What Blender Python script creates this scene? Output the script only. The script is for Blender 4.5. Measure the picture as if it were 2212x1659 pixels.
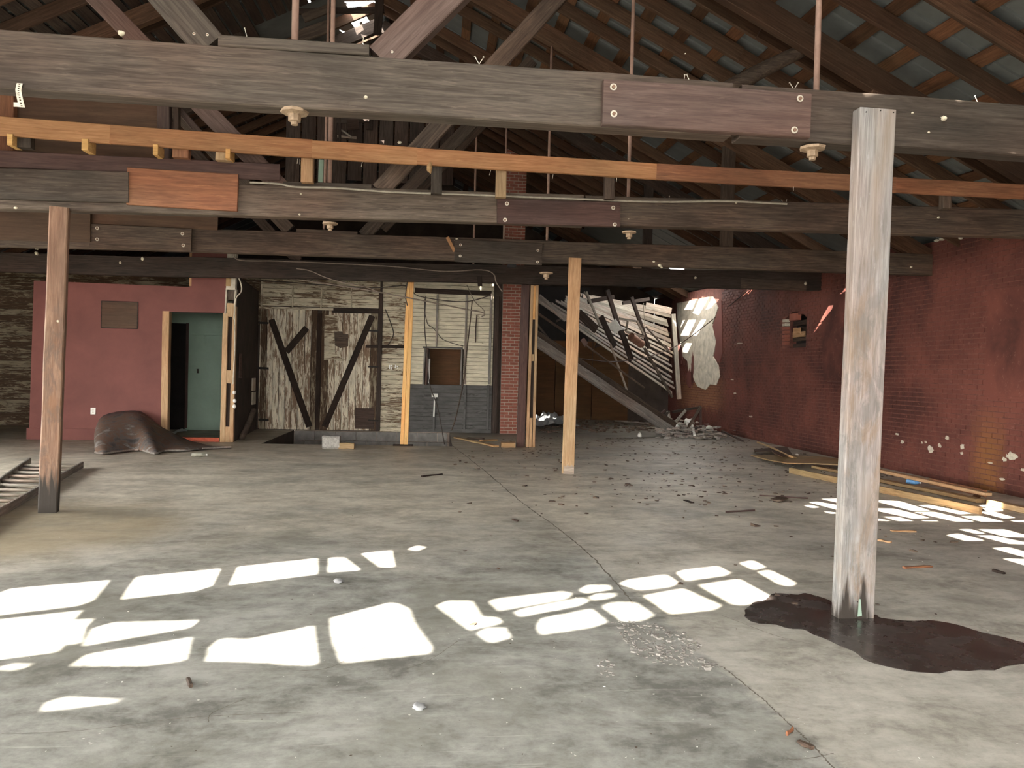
import bpy, bmesh, math, random
from mathutils import Vector, Matrix, noise
from mathutils.geometry import delaunay_2d_cdt

for o in list(bpy.data.objects):
    bpy.data.objects.remove(o)
SC = bpy.context.scene
COL = SC.collection
RND = random.Random(7)
V = Vector

# ------------------------------------------------------------------ camera
FPX, CX, CY, EYE = 1650.0, 1106.0, 829.5, 1.5
PITCH, ROLL, YAW = 0.01467, 0.024, 0.0983
def cam_axes():
    fwd = V((math.sin(YAW), math.cos(YAW), 0)); rt = V((math.cos(YAW), -math.sin(YAW), 0)); up = V((0, 0, 1))
    f2 = fwd * math.cos(PITCH) - up * math.sin(PITCH)
    u2 = up * math.cos(PITCH) + fwd * math.sin(PITCH)
    return rt * math.cos(ROLL) + u2 * math.sin(ROLL), u2 * math.cos(ROLL) - rt * math.sin(ROLL), f2
CR, CU, CF = cam_axes()
CAMP = V((0, 0, EYE))
cd = bpy.data.cameras.new('camera')
cam = bpy.data.objects.new('camera', cd); COL.objects.link(cam)
cd.sensor_fit = 'HORIZONTAL'; cd.sensor_width = 36.0; cd.lens = 36.0 * FPX / 2212.0
cd.clip_start = 0.05; cd.clip_end = 400
m = Matrix((CR, CU, -CF)).transposed().to_4x4(); m.translation = CAMP
cam.matrix_world = m
SC.camera = cam

# ------------------------------------------------------------------ world, sun, exposure
SUN = V((0.6, 0.9, -1.0))
w = bpy.data.worlds.new('sky'); SC.world = w; w.use_nodes = True
bg = w.node_tree.nodes['Background']; bg.inputs[0].default_value = (1.0, 0.985, 0.955, 1); bg.inputs[1].default_value = 3.6
sd = bpy.data.lights.new('sun', 'SUN'); sd.energy = 8.0; sd.angle = 0.0055; sd.color = (1.0, 0.95, 0.87)
sun = bpy.data.objects.new('sun', sd); COL.objects.link(sun)
sun.rotation_euler = SUN.to_track_quat('-Z', 'Y').to_euler()
SC.view_settings.view_transform = 'Standard'; SC.view_settings.look = 'None'
SC.view_settings.gamma = 1.0; SC.view_settings.use_curve_mapping = False
SC.view_settings.exposure = 3.02

# ------------------------------------------------------------------ picture point -> place
def ray(x, y): return CF + CR * ((x - CX) / FPX) - CU * ((y - CY) / FPX)
def at(x, y, Y): d = ray(x, y); return CAMP + d * (Y / d.y)
def fl(x, y, z=0.0): d = ray(x, y); return CAMP + d * ((z - EYE) / d.z)
def wx(x, y, X): d = ray(x, y); return CAMP + d * (X / d.x)

# ------------------------------------------------------------------ object helpers
WM = {}
def put(name, mesh, M=None, parent=None, mat=None, label=None, cat=None, group=None, kind=None):
    o = bpy.data.objects.new(name, mesh); COL.objects.link(o)
    M = M or Matrix.Identity(4)
    WM[o.name] = M.copy()
    if parent:
        o.parent = parent; M = WM[parent.name].inverted() @ M
    o.matrix_local = M
    if mat and mesh is not None and not mesh.materials: mesh.materials.append(mat)
    if label: o['label'] = label
    if cat: o['category'] = cat
    if group: o['group'] = group
    if kind: o['kind'] = kind
    return o
def thing(name, loc, label, cat, group=None, kind=None):
    return put(name, None, Matrix.Translation(loc), None, None, label, cat, group, kind)
def mesh_from(vs, fs, name='m', smooth=False):
    me = bpy.data.meshes.new(name); me.from_pydata([tuple(v) for v in vs], [], fs); me.update()
    if smooth:
        for p in me.polygons: p.use_smooth = True
    return me
def timber_mesh(L, h, t, ch=0.006, jit=0.003, n=None, seed=0):
    """chamfered bar along local X, height h on Z, thickness t on Y, a little uneven"""
    r = random.Random(seed)
    n = n or max(1, min(14, int(L / 0.45)))
    ch = min(ch, h * 0.3, t * 0.3)
    a, b = t / 2, h / 2
    prof = [(-a, -b + ch), (-a + ch, -b), (a - ch, -b), (a, -b + ch), (a, b - ch), (a - ch, b), (-a + ch, b), (-a, b - ch)]
    vs, fs = [], []
    oz = oy = 0
    for i in range(n + 1):
        x = -L / 2 + L * i / n
        dz0 = r.uniform(-jit, jit); dz1 = r.uniform(-jit, jit); dy = r.uniform(-jit, jit) * 0.6
        for (y, z) in prof:
            vs.append((x, y + dy, z + (dz1 if z > 0 else dz0)))
    for i in range(n):
        for k in range(8):
            k2 = (k + 1) % 8
            fs.append((i * 8 + k, i * 8 + k2, i * 8 + 8 + k2, i * 8 + 8 + k))
    fs.append(tuple(range(7, -1, -1))); fs.append(tuple(n * 8 + k for k in range(8)))
    fs = [tuple(reversed(f)) for f in fs]
    return mesh_from(vs, fs)
def frame(p0, p1, up=V((0, 0, 1))):
    x = (p1 - p0).normalized()
    z = up - x * up.dot(x)
    if z.length < 1e-4: z = V((0, 1, 0)) - x * x.y
    z.normalize(); y = z.cross(x)
    M = Matrix((x, y, z)).transposed().to_4x4(); M.translation = (p0 + p1) / 2
    return M
SEED = [0]
def timber(name, p0, p1, h, t, mat, parent=None, up=V((0, 0, 1)), ch=0.006, jit=0.003, n=None, **kw):
    SEED[0] += 1
    p0, p1 = V(p0), V(p1)
    return put(name, timber_mesh((p1 - p0).length, h, t, ch, jit, n, SEED[0]), frame(p0, p1, up), parent, mat, **kw)
def pb(name, a, b, Yf, h, t, mat, parent=None, **kw):
    """plank whose front face lies in the plane Y=Yf, centre line from picture point a to b"""
    o = V((0, t / 2, 0))
    return timber(name, at(*a, Yf) + o, at(*b, Yf) + o, h, t, mat, parent, **kw)
def vpost(name, top, bot, Yf, w, t, mat, parent=None, **kw):
    """upright of face width w given by its top and bottom picture points"""
    o = V((0, t / 2, 0))
    return timber(name, at(*bot, Yf) + o, at(*top, Yf) + o, w, t, mat, parent, up=V((1, 0, 0)), **kw)
def box(name, lo, hi, mat, parent=None, ch=0.004, **kw):
    lo, hi = V(lo), V(hi); c = (lo + hi) / 2
    return timber(name, V((lo.x, c.y, c.z)), V((hi.x, c.y, c.z)), hi.z - lo.z, hi.y - lo.y, mat, parent, ch=ch, jit=0, n=1, **kw)
def tube_mesh(pts, r, sides=6, cap=True, r1=None):
    vs, fs = [], []
    n = len(pts)
    for i, p in enumerate(pts):
        d = (pts[min(i + 1, n - 1)] - pts[max(i - 1, 0)]).normalized()
        u = d.cross(V((0.13, 0.2, 1)) if abs(d.z) < 0.9 else V((1, 0.1, 0))).normalized(); v2 = d.cross(u)
        rr = r if r1 is None else r + (r1 - r) * i / (n - 1)
        for k in range(sides):
            a = 2 * math.pi * k / sides
            vs.append(p + u * (rr * math.cos(a)) + v2 * (rr * math.sin(a)))
    for i in range(n - 1):
        for k in range(sides):
            k2 = (k + 1) % sides
            fs.append((i * sides + k, i * sides + sides + k, i * sides + sides + k2, i * sides + k2))
    if cap:
        fs.append(tuple(range(sides))); fs.append(tuple((n - 1) * sides + k for k in range(sides - 1, -1, -1)))
    return mesh_from(vs, fs, smooth=(sides > 5))
def tube(name, pts, r, mat, parent=None, sides=6, r1=None, **kw):
    pts = [V(p) for p in pts]; c = pts[0].copy()
    return put(name, tube_mesh([p - c for p in pts], r, sides, True, r1), Matrix.Translation(c), parent, mat, **kw)
def smooth_path(pts, k=5):
    pts = [V(p) for p in pts]; out = []
    for i in range(len(pts) - 1):
        p0, p1, p2, p3 = pts[max(i - 1, 0)], pts[i], pts[i + 1], pts[min(i + 2, len(pts) - 1)]
        for j in range(k):
            t = j / k
            out.append(0.5 * ((2 * p1) + (p2 - p0) * t + (2 * p0 - 5 * p1 + 4 * p2 - p3) * t * t + (3 * p1 - p0 - 3 * p2 + p3) * t ** 3))
    out.append(pts[-1]); return out
def lump_mesh(r, seed, flat=1.0, amp=0.35, sub=2):
    bm = bmesh.new(); bmesh.ops.create_icosphere(bm, subdivisions=sub, radius=r)
    for v in bm.verts:
        nn = noise.noise(v.co / r * 1.7 + V((seed * 3.1, seed, 0)))
        v.co *= 1 + amp * nn; v.co.z *= flat
    me = bpy.data.meshes.new('m'); bm.to_mesh(me); bm.free()
    for p in me.polygons: p.use_smooth = True
    return me
def poly_prism(pts, off):
    """closed polygon of 3D points pushed by vector off into a solid"""
    n = len(pts); vs = [V(p) for p in pts] + [V(p) + off for p in pts]
    bm = bmesh.new(); bv = [bm.verts.new(v) for v in vs]
    f0 = bm.faces.new(bv[:n]); f1 = bm.faces.new(list(reversed(bv[n:])))
    for i in range(n):
        j = (i + 1) % n; bm.faces.new((bv[j], bv[i], bv[n + i], bv[n + j]))
    bmesh.ops.recalc_face_normals(bm, faces=bm.faces)
    bmesh.ops.triangulate(bm, faces=[f for f in bm.faces if len(f.verts) > 4])
    me = bpy.data.meshes.new('m'); bm.to_mesh(me); bm.free(); return me
def inpoly(p, poly):
    x, y = p; c = False; n = len(poly)
    for i in range(n):
        x1, y1 = poly[i]; x2, y2 = poly[(i + 1) % n]
        if (y1 > y) != (y2 > y) and x < (x2 - x1) * (y - y1) / (y2 - y1) + x1: c = not c
    return c

# ------------------------------------------------------------------ materials
def node_mat(name):
    mt = bpy.data.materials.new(name); mt.use_nodes = True
    nt = mt.node_tree; return mt, nt, nt.nodes['Principled BSDF']
def N(nt, t, **kw):
    n = nt.nodes.new(t)
    for k, v in kw.items():
        if k.startswith('i_'): n.inputs[k[2:].replace('_', ' ')].default_value = v
        else: setattr(n, k, v)
    return n
def ramp(nt, src, stops, interp='LINEAR'):
    r = N(nt, 'ShaderNodeValToRGB'); r.color_ramp.interpolation = interp
    e = r.color_ramp.elements
    while len(e) > 1: e.remove(e[-1])
    e[0].position = stops[0][0]; e[0].color = c4(stops[0][1])
    for p, c in stops[1:]:
        q = e.new(p); q.color = c4(c)
    nt.links.new(src, r.inputs[0]); return r.outputs[0]
def c4(c): return (c, c, c, 1) if isinstance(c, (int, float)) else (c[0], c[1], c[2], 1)
def mixc(nt, f, a, b, mode='MIX'):
    m = N(nt, 'ShaderNodeMix', data_type='RGBA', blend_type=mode)
    for s, v in ((0, f), (6, a), (7, b)):
        if hasattr(v, 'is_linked'): nt.links.new(v, m.inputs[s])
        else: m.inputs[s].default_value = c4(v) if s else v
    return m.outputs[2]
def noisef(nt, vec, scale, detail=5, rough=0.6, dist=0.0):
    n = N(nt, 'ShaderNodeTexNoise'); n.inputs['Scale'].default_value = scale; n.inputs['Detail'].default_value = detail
    n.inputs['Roughness'].default_value = rough; n.inputs['Distortion'].default_value = dist
    nt.links.new(vec, n.inputs['Vector']); return n.outputs['Fac']
def mapv(nt, vec, scale=(1, 1, 1), loc=(0, 0, 0)):
    mp = N(nt, 'ShaderNodeMapping'); mp.inputs['Scale'].default_value = scale; mp.inputs['Location'].default_value = loc
    nt.links.new(vec, mp.inputs['Vector']); return mp.outputs[0]
def localv(nt):
    """object coordinates shifted by a random amount for each object"""
    tc = N(nt, 'ShaderNodeTexCoord'); oi = N(nt, 'ShaderNodeObjectInfo')
    mu = N(nt, 'ShaderNodeMath', operation='MULTIPLY'); mu.inputs[1].default_value = 61.0
    nt.links.new(oi.outputs['Random'], mu.inputs[0])
    va = N(nt, 'ShaderNodeVectorMath', operation='ADD')
    nt.links.new(tc.outputs['Object'], va.inputs[0]); nt.links.new(mu.outputs[0], va.inputs[1])
    return va.outputs[0], oi.outputs['Random']
def worldv(nt): return N(nt, 'ShaderNodeNewGeometry').outputs['Position']
def mathn(nt, op, a, b=0.0, c=None, clamp=False):
    m = N(nt, 'ShaderNodeMath', operation=op); m.use_clamp = clamp
    for i, v in enumerate((a, b) if c is None else (a, b, c)):
        if hasattr(v, 'is_linked'): nt.links.new(v, m.inputs[i])
        else: m.inputs[i].default_value = v
    return m.outputs[0]
def bump(nt, bs, h, strength=0.3, dist=0.01):
    b = N(nt, 'ShaderNodeBump'); b.inputs['Strength'].default_value = strength; b.inputs['Distance'].default_value = dist
    nt.links.new(h, b.inputs['Height']); nt.links.new(b.outputs[0], bs.inputs['Normal'])
def wood(name, dark, light, rough=0.75, stain=None, blot=0.45, gscale=1.0, var=0.25):
    mt, nt, bs = node_mat(name); v, rnd = localv(nt)
    g = noisef(nt, mapv(nt, v, (0.9 * gscale, 16 * gscale, 16 * gscale)), 3.0, 7, 0.65, 0.7)
    fine = noisef(nt, mapv(nt, v, (4, 110, 110)), 2.0, 3, 0.6)
    b = noisef(nt, mapv(nt, v, (0.8, 2.2, 2.2)), 1.6, 4, 0.6, 0.4)
    c = ramp(nt, g, [(0.36, dark), (0.64, light)])
    c = mixc(nt, mathn(nt, 'MULTIPLY', ramp(nt, fine, [(0.45, 0), (0.75, 1)]), 0.35), c, [x * 0.45 for x in dark])
    warm = noisef(nt, mapv(nt, v, (0.55, 1.4, 1.4), (3.1, 7.7, 1.3)), 1.1, 3, 0.5)
    c = mixc(nt, mathn(nt, 'MULTIPLY', ramp(nt, warm, [(0.42, 0), (0.62, 1)]), 0.8), c, mixc(nt, 1.0, c, (1.14, 0.93, 0.86), 'MULTIPLY'))
    scuff = noisef(nt, mapv(nt, v, (5, 34, 34), (9, 2, 5)), 1.0, 6, 0.7)
    c = mixc(nt, mathn(nt, 'MULTIPLY', ramp(nt, scuff, [(0.6, 0), (0.7, 1)]), 0.35), c, [min(1, x * 1.75) for x in light])
    st = stain or [x * 0.4 for x in dark]
    c = mixc(nt, mathn(nt, 'MULTIPLY', ramp(nt, b, [(0.46, 0), (0.7, 1)]), blot), c, st)
    hv = N(nt, 'ShaderNodeHueSaturation')
    nt.links.new(c, hv.inputs['Color'])
    nt.links.new(mathn(nt, 'MULTIPLY_ADD', rnd, 2 * var, 1.0 - var), hv.inputs['Value'])
    nt.links.new(hv.outputs[0], bs.inputs['Base Color'])
    bs.inputs['Roughness'].default_value = rough; bs.inputs['Specular IOR Level'].default_value = 0.25
    bump(nt, bs, g, 0.35, 0.006); return mt
def plain(name, col, rough=0.7, vary=0.25, scale=6.0, metal=0.0, bmp=0.0, col2=None, spec=0.3):
    mt, nt, bs = node_mat(name); v, rnd = localv(nt)
    n = noisef(nt, v, scale, 6, 0.6, 0.3)
    c = ramp(nt, n, [(0.3, [x * (1 - vary) for x in col]), (0.7, col2 or [min(1, x * (1 + vary)) for x in col])])
    nt.links.new(c, bs.inputs['Base Color'])
    bs.inputs['Roughness'].default_value = rough; bs.inputs['Metallic'].default_value = metal
    bs.inputs['Specular IOR Level'].default_value = spec
    if bmp: bump(nt, bs, n, bmp, 0.01)
    return mt
def peeling(name, paint, under, amount=0.5, scale=1.0, grey=None):
    """flaking paint with streaks along local X over bare old wood"""
    mt, nt, bs = node_mat(name); v, rnd = localv(nt)
    n = noisef(nt, mapv(nt, v, (1.6 * scale, 13 * scale, 13 * scale)), 2.2, 8, 0.72, 0.8)
    big = noisef(nt, mapv(nt, v, (0.8, 1.5, 1.5)), 1.3, 3, 0.5)
    m = mathn(nt, 'ADD', n, mathn(nt, 'MULTIPLY_ADD', big, 0.5, -0.25))
    f = ramp(nt, m, [(amount - 0.035, 0), (amount + 0.035, 1)])
    tone = noisef(nt, mapv(nt, v, (1, 4, 4)), 3.0, 5)
    pc = ramp(nt, tone, [(0.3, [x * 0.62 for x in paint]), (0.65, paint)])
    g = noisef(nt, mapv(nt, v, (1.5, 40, 40)), 3.0, 5, 0.6)
    uc = ramp(nt, g, [(0.3, [x * 0.5 for x in under]), (0.7, under)])
    nt.links.new(mixc(nt, f, uc, pc), bs.inputs['Base Color'])
    bs.inputs['Roughness'].default_value = 0.85; bs.inputs['Specular IOR Level'].default_value = 0.2
    bump(nt, bs, f, 0.4, 0.004); return mt

M_BEAM = wood('wood_grey_brown', (0.0400, 0.0302, 0.0216), (0.0907, 0.0734, 0.0562), 0.72)
M_BEAM2 = wood('wood_brown_beam', (0.0475, 0.0338, 0.0238), (0.1125, 0.0875, 0.0650), 0.72, blot=0.6)
M_BEAM3 = wood('wood_dark_beam', (0.040, 0.028, 0.020), (0.100, 0.074, 0.053), 0.75, blot=0.6)
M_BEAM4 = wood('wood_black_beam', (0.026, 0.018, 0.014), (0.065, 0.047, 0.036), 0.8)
M_PLATE = wood('wood_purple_brown', (0.0683, 0.0426, 0.0336), (0.1131, 0.0784, 0.0638), 0.72, blot=0.3)
M_PLATE2 = wood('wood_maroon', (0.048, 0.027, 0.023), (0.083, 0.052, 0.043), 0.72, blot=0.3)
M_ORANGE = wood('wood_orange', (0.245, 0.115, 0.046), (0.37, 0.19, 0.085), 0.6, blot=0.25, var=0.15)
M_RUSTW = wood('wood_red_orange', (0.16, 0.068, 0.034), (0.265, 0.128, 0.064), 0.6, blot=0.45, var=0.15)
M_YELLOW = wood('wood_new_yellow', (0.46, 0.26, 0.085), (0.64, 0.40, 0.155), 0.6, blot=0.12, var=0.12)
M_PINE = wood('wood_aged_pine', (0.30, 0.19, 0.095), (0.45, 0.31, 0.175), 0.65, blot=0.3, var=0.1)
M_POSTG = wood('wood_silver_grey', (0.185, 0.178, 0.165), (0.315, 0.308, 0.292), 0.8, stain=(0.24, 0.175, 0.12), blot=0.75, var=0.05)
M_POSTB = wood('wood_red_brown_post', (0.15, 0.092, 0.06), (0.27, 0.185, 0.125), 0.7, blot=0.35, var=0.05)
M_RAFT = wood('wood_rafter', (0.0459, 0.0245, 0.0138), (0.0880, 0.0505, 0.0291), 0.8, var=0.3)
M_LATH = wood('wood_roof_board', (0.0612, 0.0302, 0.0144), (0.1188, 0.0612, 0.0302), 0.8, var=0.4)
M_DARKW = wood('wood_near_black', (0.018, 0.012, 0.009), (0.04, 0.027, 0.02), 0.85)
M_PLY = wood('plywood_brown', (0.0748, 0.0422, 0.0238), (0.1054, 0.0626, 0.0374), 0.7, blot=0.4, gscale=0.4)
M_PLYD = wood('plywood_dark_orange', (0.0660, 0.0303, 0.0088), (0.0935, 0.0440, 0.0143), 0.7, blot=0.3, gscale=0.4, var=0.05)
M_DECK = wood('wood_bleached_board', (0.17, 0.15, 0.12), (0.36, 0.325, 0.27), 0.8, blot=0.35)
M_LUMBER = wood('wood_lumber', (0.25, 0.165, 0.075), (0.39, 0.275, 0.14), 0.65, blot=0.25)
M_GREYW = wood('wood_grey_weathered', (0.16, 0.145, 0.125), (0.31, 0.285, 0.25), 0.85, blot=0.4)
M_PEELV = peeling('peeling_door_paint', (0.7644, 0.6744, 0.5076), (0.2700, 0.1752, 0.1128), 0.49)
M_PEELH = peeling('peeling_board_paint', (0.6507, 0.5667, 0.4088), (0.1971, 0.1288, 0.0784), 0.46)
M_PEELD = peeling('peeling_board_dark', (0.3, 0.25, 0.17), (0.1, 0.06, 0.036), 0.53)
M_SIDING = peeling('cream_siding_paint', (0.644, 0.574, 0.420), (0.280, 0.224, 0.154), 0.33)
M_SIDGREY = peeling('grey_siding_paint', (0.105, 0.1, 0.092), (0.05, 0.045, 0.04), 0.36)
M_REDPAINT = plain('red_painted_plaster', (0.140, 0.048, 0.039), 0.75, 0.16, 1.8, bmp=0.05)
M_GREEN = plain('green_painted_plaster', (0.250, 0.333, 0.259), 0.8, 0.08, 2.0)
M_CREAM = plain('cream_plaster_edge', (0.48, 0.43, 0.34), 0.8, 0.2, 12.0)
M_WHITE = plain('off_white_plastic', (0.62, 0.6, 0.54), 0.5, 0.12, 20.0)
M_STENCIL = plain('white_stencil_paint', (0.9, 0.9, 0.88), 0.5, 0.05, 20.0)
M_NEST = plain('pale_mud', (0.6, 0.54, 0.4), 0.9, 0.25, 60.0)
M_ROD = plain('rod_pink_rust', (0.3, 0.19, 0.145), 0.6, 0.2, 15.0)
M_WASH = plain('washer_pale_metal', (0.55, 0.5, 0.4), 0.45, 0.2, 40.0, metal=0.35)
M_BOLT = plain('bolt_rust', (0.2, 0.12, 0.08), 0.6, 0.3, 40.0, metal=0.3)
M_NUT = plain('cast_nut_tan', (0.27, 0.19, 0.12), 0.6, 0.25, 30.0)
M_IRON = plain('black_iron', (0.022, 0.018, 0.015), 0.6, 0.3, 20.0, metal=0.4)
M_TIN = plain('grey_tin_underside', (0.1215, 0.1305, 0.1242), 0.55, 0.2, 2.5, metal=0.25)
M_WIRE = plain('wire_grey_brown', (0.17, 0.13, 0.1), 0.6, 0.2, 20.0)
M_WIRED = plain('wire_dark', (0.05, 0.038, 0.03), 0.6, 0.2, 20.0)
M_WIREL = plain('wire_pale', (0.2940, 0.2590, 0.2030), 0.6, 0.2, 20.0)
M_DARK = plain('dark_void_board', (0.012, 0.01, 0.009), 0.9, 0.3, 3.0)
M_DARKWALL = plain('dark_brown_wall', (0.05, 0.036, 0.028), 0.85, 0.4, 2.0)  # dark brown walls; stands for shade on the rear bay's lower wall
M_MORTAR = plain('mortar_pale', (0.36, 0.29, 0.23), 0.9, 0.15, 25.0)
M_CHBRICK = plain('chimney_brick', (0.245, 0.082, 0.054), 0.8, 0.28, 3.0, bmp=0.1)
M_BLOCK = plain('concrete_block', (0.2, 0.185, 0.165), 0.9, 0.3, 5.0, bmp=0.15)
M_PLASTER = plain('broken_pale_plaster', (0.5, 0.45, 0.36), 0.9, 0.3, 5.0, bmp=0.3)
M_FLAKE = plain('bare_plaster_flake', (0.47, 0.42, 0.33), 0.9, 0.2, 30.0)
M_THRESH = plain('orange_red_threshold', (0.45, 0.09, 0.045), 0.6, 0.3, 12.0)
M_GLASS = plain('dusty_clear_plastic', (0.24, 0.23, 0.18), 0.25, 0.2, 30.0, spec=0.6)
M_BLUE = plain('blue_plastic', (0.12, 0.28, 0.5), 0.3, 0.3, 20.0, spec=0.6)
M_SHEETW = plain('white_plastic_film', (0.3, 0.3, 0.295), 0.55, 0.2, 12.0, spec=0.5)
M_CHIP = plain('dead_leaf_chip', (0.085, 0.058, 0.04), 0.9, 0.5, 8.0)
M_STONE = plain('broken_concrete_chip', (0.2550, 0.2363, 0.2100), 0.9, 0.3, 30.0)
M_CRACK = plain('crack_dirt', (0.15, 0.13, 0.105), 0.95, 0.3, 20.0)
M_DRUM = plain('rusty_can', (0.26, 0.13, 0.085), 0.7, 0.3, 15.0)
M_MAT_PUD = None
M_OUT = plain('pavement_outside', (0.17, 0.165, 0.155), 0.9, 0.1, 1.0)

def mat_redbrick():
    mt, nt, bs = node_mat('red_painted_brick'); p = worldv(nt)
    n = noisef(nt, p, 1.1, 6, 0.6, 0.3); f = noisef(nt, p, 14.0, 5, 0.7)
    c = ramp(nt, n, [(0.36, (0.06, 0.0195, 0.0145)), (0.62, (0.15, 0.047, 0.033))])
    c = mixc(nt, mathn(nt, 'MULTIPLY', ramp(nt, f, [(0.6, 0), (0.68, 1)]), 0.35), c, (0.26, 0.13, 0.105))
    sp = N(nt, 'ShaderNodeSeparateXYZ'); nt.links.new(p, sp.inputs[0])
    s = noisef(nt, mapv(nt, p, (1, 3.0, 1.0)), 2.2, 5, 0.6, 0.4)
    # rusty water stain running down one stretch of the wall
    yy = mathn(nt, 'ABSOLUTE', mathn(nt, 'SUBTRACT', sp.outputs[1], 10.05))
    my = ramp(nt, mathn(nt, 'ADD', yy, mathn(nt, 'MULTIPLY_ADD', s, 0.5, -0.25)), [(0.1, 1), (0.38, 0)])
    mz = ramp(nt, mathn(nt, 'MULTIPLY', sp.outputs[2], 0.5), [(0.3, 1), (0.62, 0)])
    c = mixc(nt, mathn(nt, 'MULTIPLY', mathn(nt, 'MULTIPLY', my, mz), 0.6), c, (0.24, 0.105, 0.025))
    # bare damp bricks low down by the collapse
    my2 = ramp(nt, mathn(nt, 'MULTIPLY', mathn(nt, 'ABSOLUTE', mathn(nt, 'SUBTRACT', sp.outputs[1], 22.0)), 0.2), [(0.25, 1), (0.45, 0)])
    mz2 = ramp(nt, mathn(nt, 'ADD', mathn(nt, 'MULTIPLY', sp.outputs[2], 0.4), mathn(nt, 'MULTIPLY_ADD', s, 0.3, -0.15)), [(0.2, 0), (0.28, 1), (0.55, 1), (0.6, 0)])
    c = mixc(nt, mathn(nt, 'MULTIPLY', mathn(nt, 'MULTIPLY', my2, mz2), 0.7), c, (0.26, 0.12, 0.06))
    nt.links.new(c, bs.inputs['Base Color']); bs.inputs['Roughness'].default_value = 0.7
    bs.inputs['Specular IOR Level'].default_value = 0.3
    bump(nt, bs, f, 0.25, 0.01); return mt
M_WALLRED = mat_redbrick()
M_WALLMORT = plain('painted_mortar', (0.13, 0.05, 0.037), 0.85, 0.4, 9.0, bmp=0.2)

def mat_floor():
    mt, nt, bs = node_mat('worn_concrete'); p = worldv(nt)
    sp = N(nt, 'ShaderNodeSeparateXYZ'); nt.links.new(p, sp.inputs[0]); X, Y = sp.outputs[0], sp.outputs[1]
    big = noisef(nt, p, 0.55, 6, 0.6, 0.6); mid0 = noisef(nt, mapv(nt, p, (0.8, 1.25, 1)), 1.7, 12, 0.74, 0.25); fine = noisef(nt, p, 38.0, 6, 0.75)
    mot = noisef(nt, p, 9.0, 8, 0.7, 0.3); mid = mathn(nt, 'ADD', mid0, mathn(nt, 'MULTIPLY_ADD', mot, 0.4, -0.2))
    streak = noisef(nt, mapv(nt, p, (0.8, 3.0, 1)), 1.6, 10, 0.72, 0.35)
    scr = noisef(nt, mapv(nt, p, (1.2, 26, 1)), 1.3, 5, 0.6, 0.5)
    sm = noisef(nt, mapv(nt, p, (1, 1, 1), (5, 9, 2)), 0.9, 9, 0.7, 0.2)
    grey = ramp(nt, mid, [(0.36, (0.14, 0.136, 0.123)), (0.5, (0.28, 0.276, 0.257)), (0.63, (0.385, 0.38, 0.357))])
    tan = ramp(nt, mid, [(0.36, (0.25, 0.228, 0.196)), (0.5, (0.425, 0.398, 0.352)), (0.64, (0.53, 0.5, 0.45))])
    # the slab right of the long crack is tan, the one left of it is grey
    side = mathn(nt, 'SUBTRACT', X, mathn(nt, 'MULTIPLY_ADD', Y, -0.0966, 1.868))
    side = mathn(nt, 'ADD', side, mathn(nt, 'MULTIPLY_ADD', mid, 0.3, -0.15))
    fs = ramp(nt, mathn(nt, 'MULTIPLY_ADD', side, 1.0, 0.5), [(0.47, 0), (0.53, 0.75)])
    c = mixc(nt, fs, grey, tan)
    # tan dust over the middle of the hall, darker trodden dirt towards the back
    wob = mathn(nt, 'ADD', mathn(nt, 'MULTIPLY', Y, 0.05), mathn(nt, 'MULTIPLY_ADD', big, 0.3, -0.15))
    c = mixc(nt, mathn(nt, 'MULTIPLY', ramp(nt, wob, [(0.27, 0), (0.42, 1)]), 0.8), c, ramp(nt, mid, [(0.36, (0.44, 0.395, 0.325)), (0.64, (0.74, 0.68, 0.58))]))
    c = mixc(nt, mathn(nt, 'MULTIPLY', ramp(nt, wob, [(0.54, 0), (0.76, 1)]), 0.9), c, ramp(nt, mid, [(0.3, (0.22, 0.18, 0.135)), (0.7, (0.40, 0.34, 0.265))]))
    # blackened debris floor of the collapsed bay
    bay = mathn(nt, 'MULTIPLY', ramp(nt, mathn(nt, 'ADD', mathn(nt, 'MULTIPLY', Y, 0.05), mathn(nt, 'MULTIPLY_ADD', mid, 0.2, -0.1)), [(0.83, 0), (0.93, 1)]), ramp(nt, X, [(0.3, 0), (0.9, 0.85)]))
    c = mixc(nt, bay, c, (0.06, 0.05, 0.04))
    # yellowish dusty patch near the ladder
    dx = mathn(nt, 'MULTIPLY', mathn(nt, 'ADD', X, 3.7), 0.5); dy = mathn(nt, 'MULTIPLY', mathn(nt, 'SUBTRACT', Y, 7.1), 0.42)
    rr = mathn(nt, 'SQRT', mathn(nt, 'ADD', mathn(nt, 'MULTIPLY', dx, dx), mathn(nt, 'MULTIPLY', dy, dy)))
    ym = ramp(nt, mathn(nt, 'ADD', rr, mathn(nt, 'MULTIPLY_ADD', big, 0.8, -0.4)), [(0.45, 0.75), (0.75, 0)])
    c = mixc(nt, ym, c, (0.36, 0.295, 0.195))
    c = mixc(nt, mathn(nt, 'MULTIPLY', ramp(nt, streak, [(0.52, 0), (0.72, 1)]), 0.5), c, (0.2, 0.19, 0.16))
    c = mixc(nt, mathn(nt, 'MULTIPLY', ramp(nt, fine, [(0.56, 0), (0.72, 1)]), 0.45), c, (0.17, 0.16, 0.135))
    c = mixc(nt, mathn(nt, 'MULTIPLY', ramp(nt, scr, [(0.63, 0), (0.7, 1)]), 0.3), c, (0.6, 0.58, 0.54))
    c = mixc(nt, mathn(nt, 'MULTIPLY', ramp(nt, sm, [(0.49, 0), (0.64, 1)]), 0.55), c, (0.17, 0.162, 0.135))
    c = mixc(nt, 1.0, c, (1.0, 0.995, 0.95), 'MULTIPLY')
    nt.links.new(c, bs.inputs['Base Color'])
    nt.links.new(ramp(nt, mid, [(0.3, 0.62), (0.7, 0.42)]), bs.inputs['Roughness'])
    bs.inputs['Specular IOR Level'].default_value = 0.35
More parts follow.
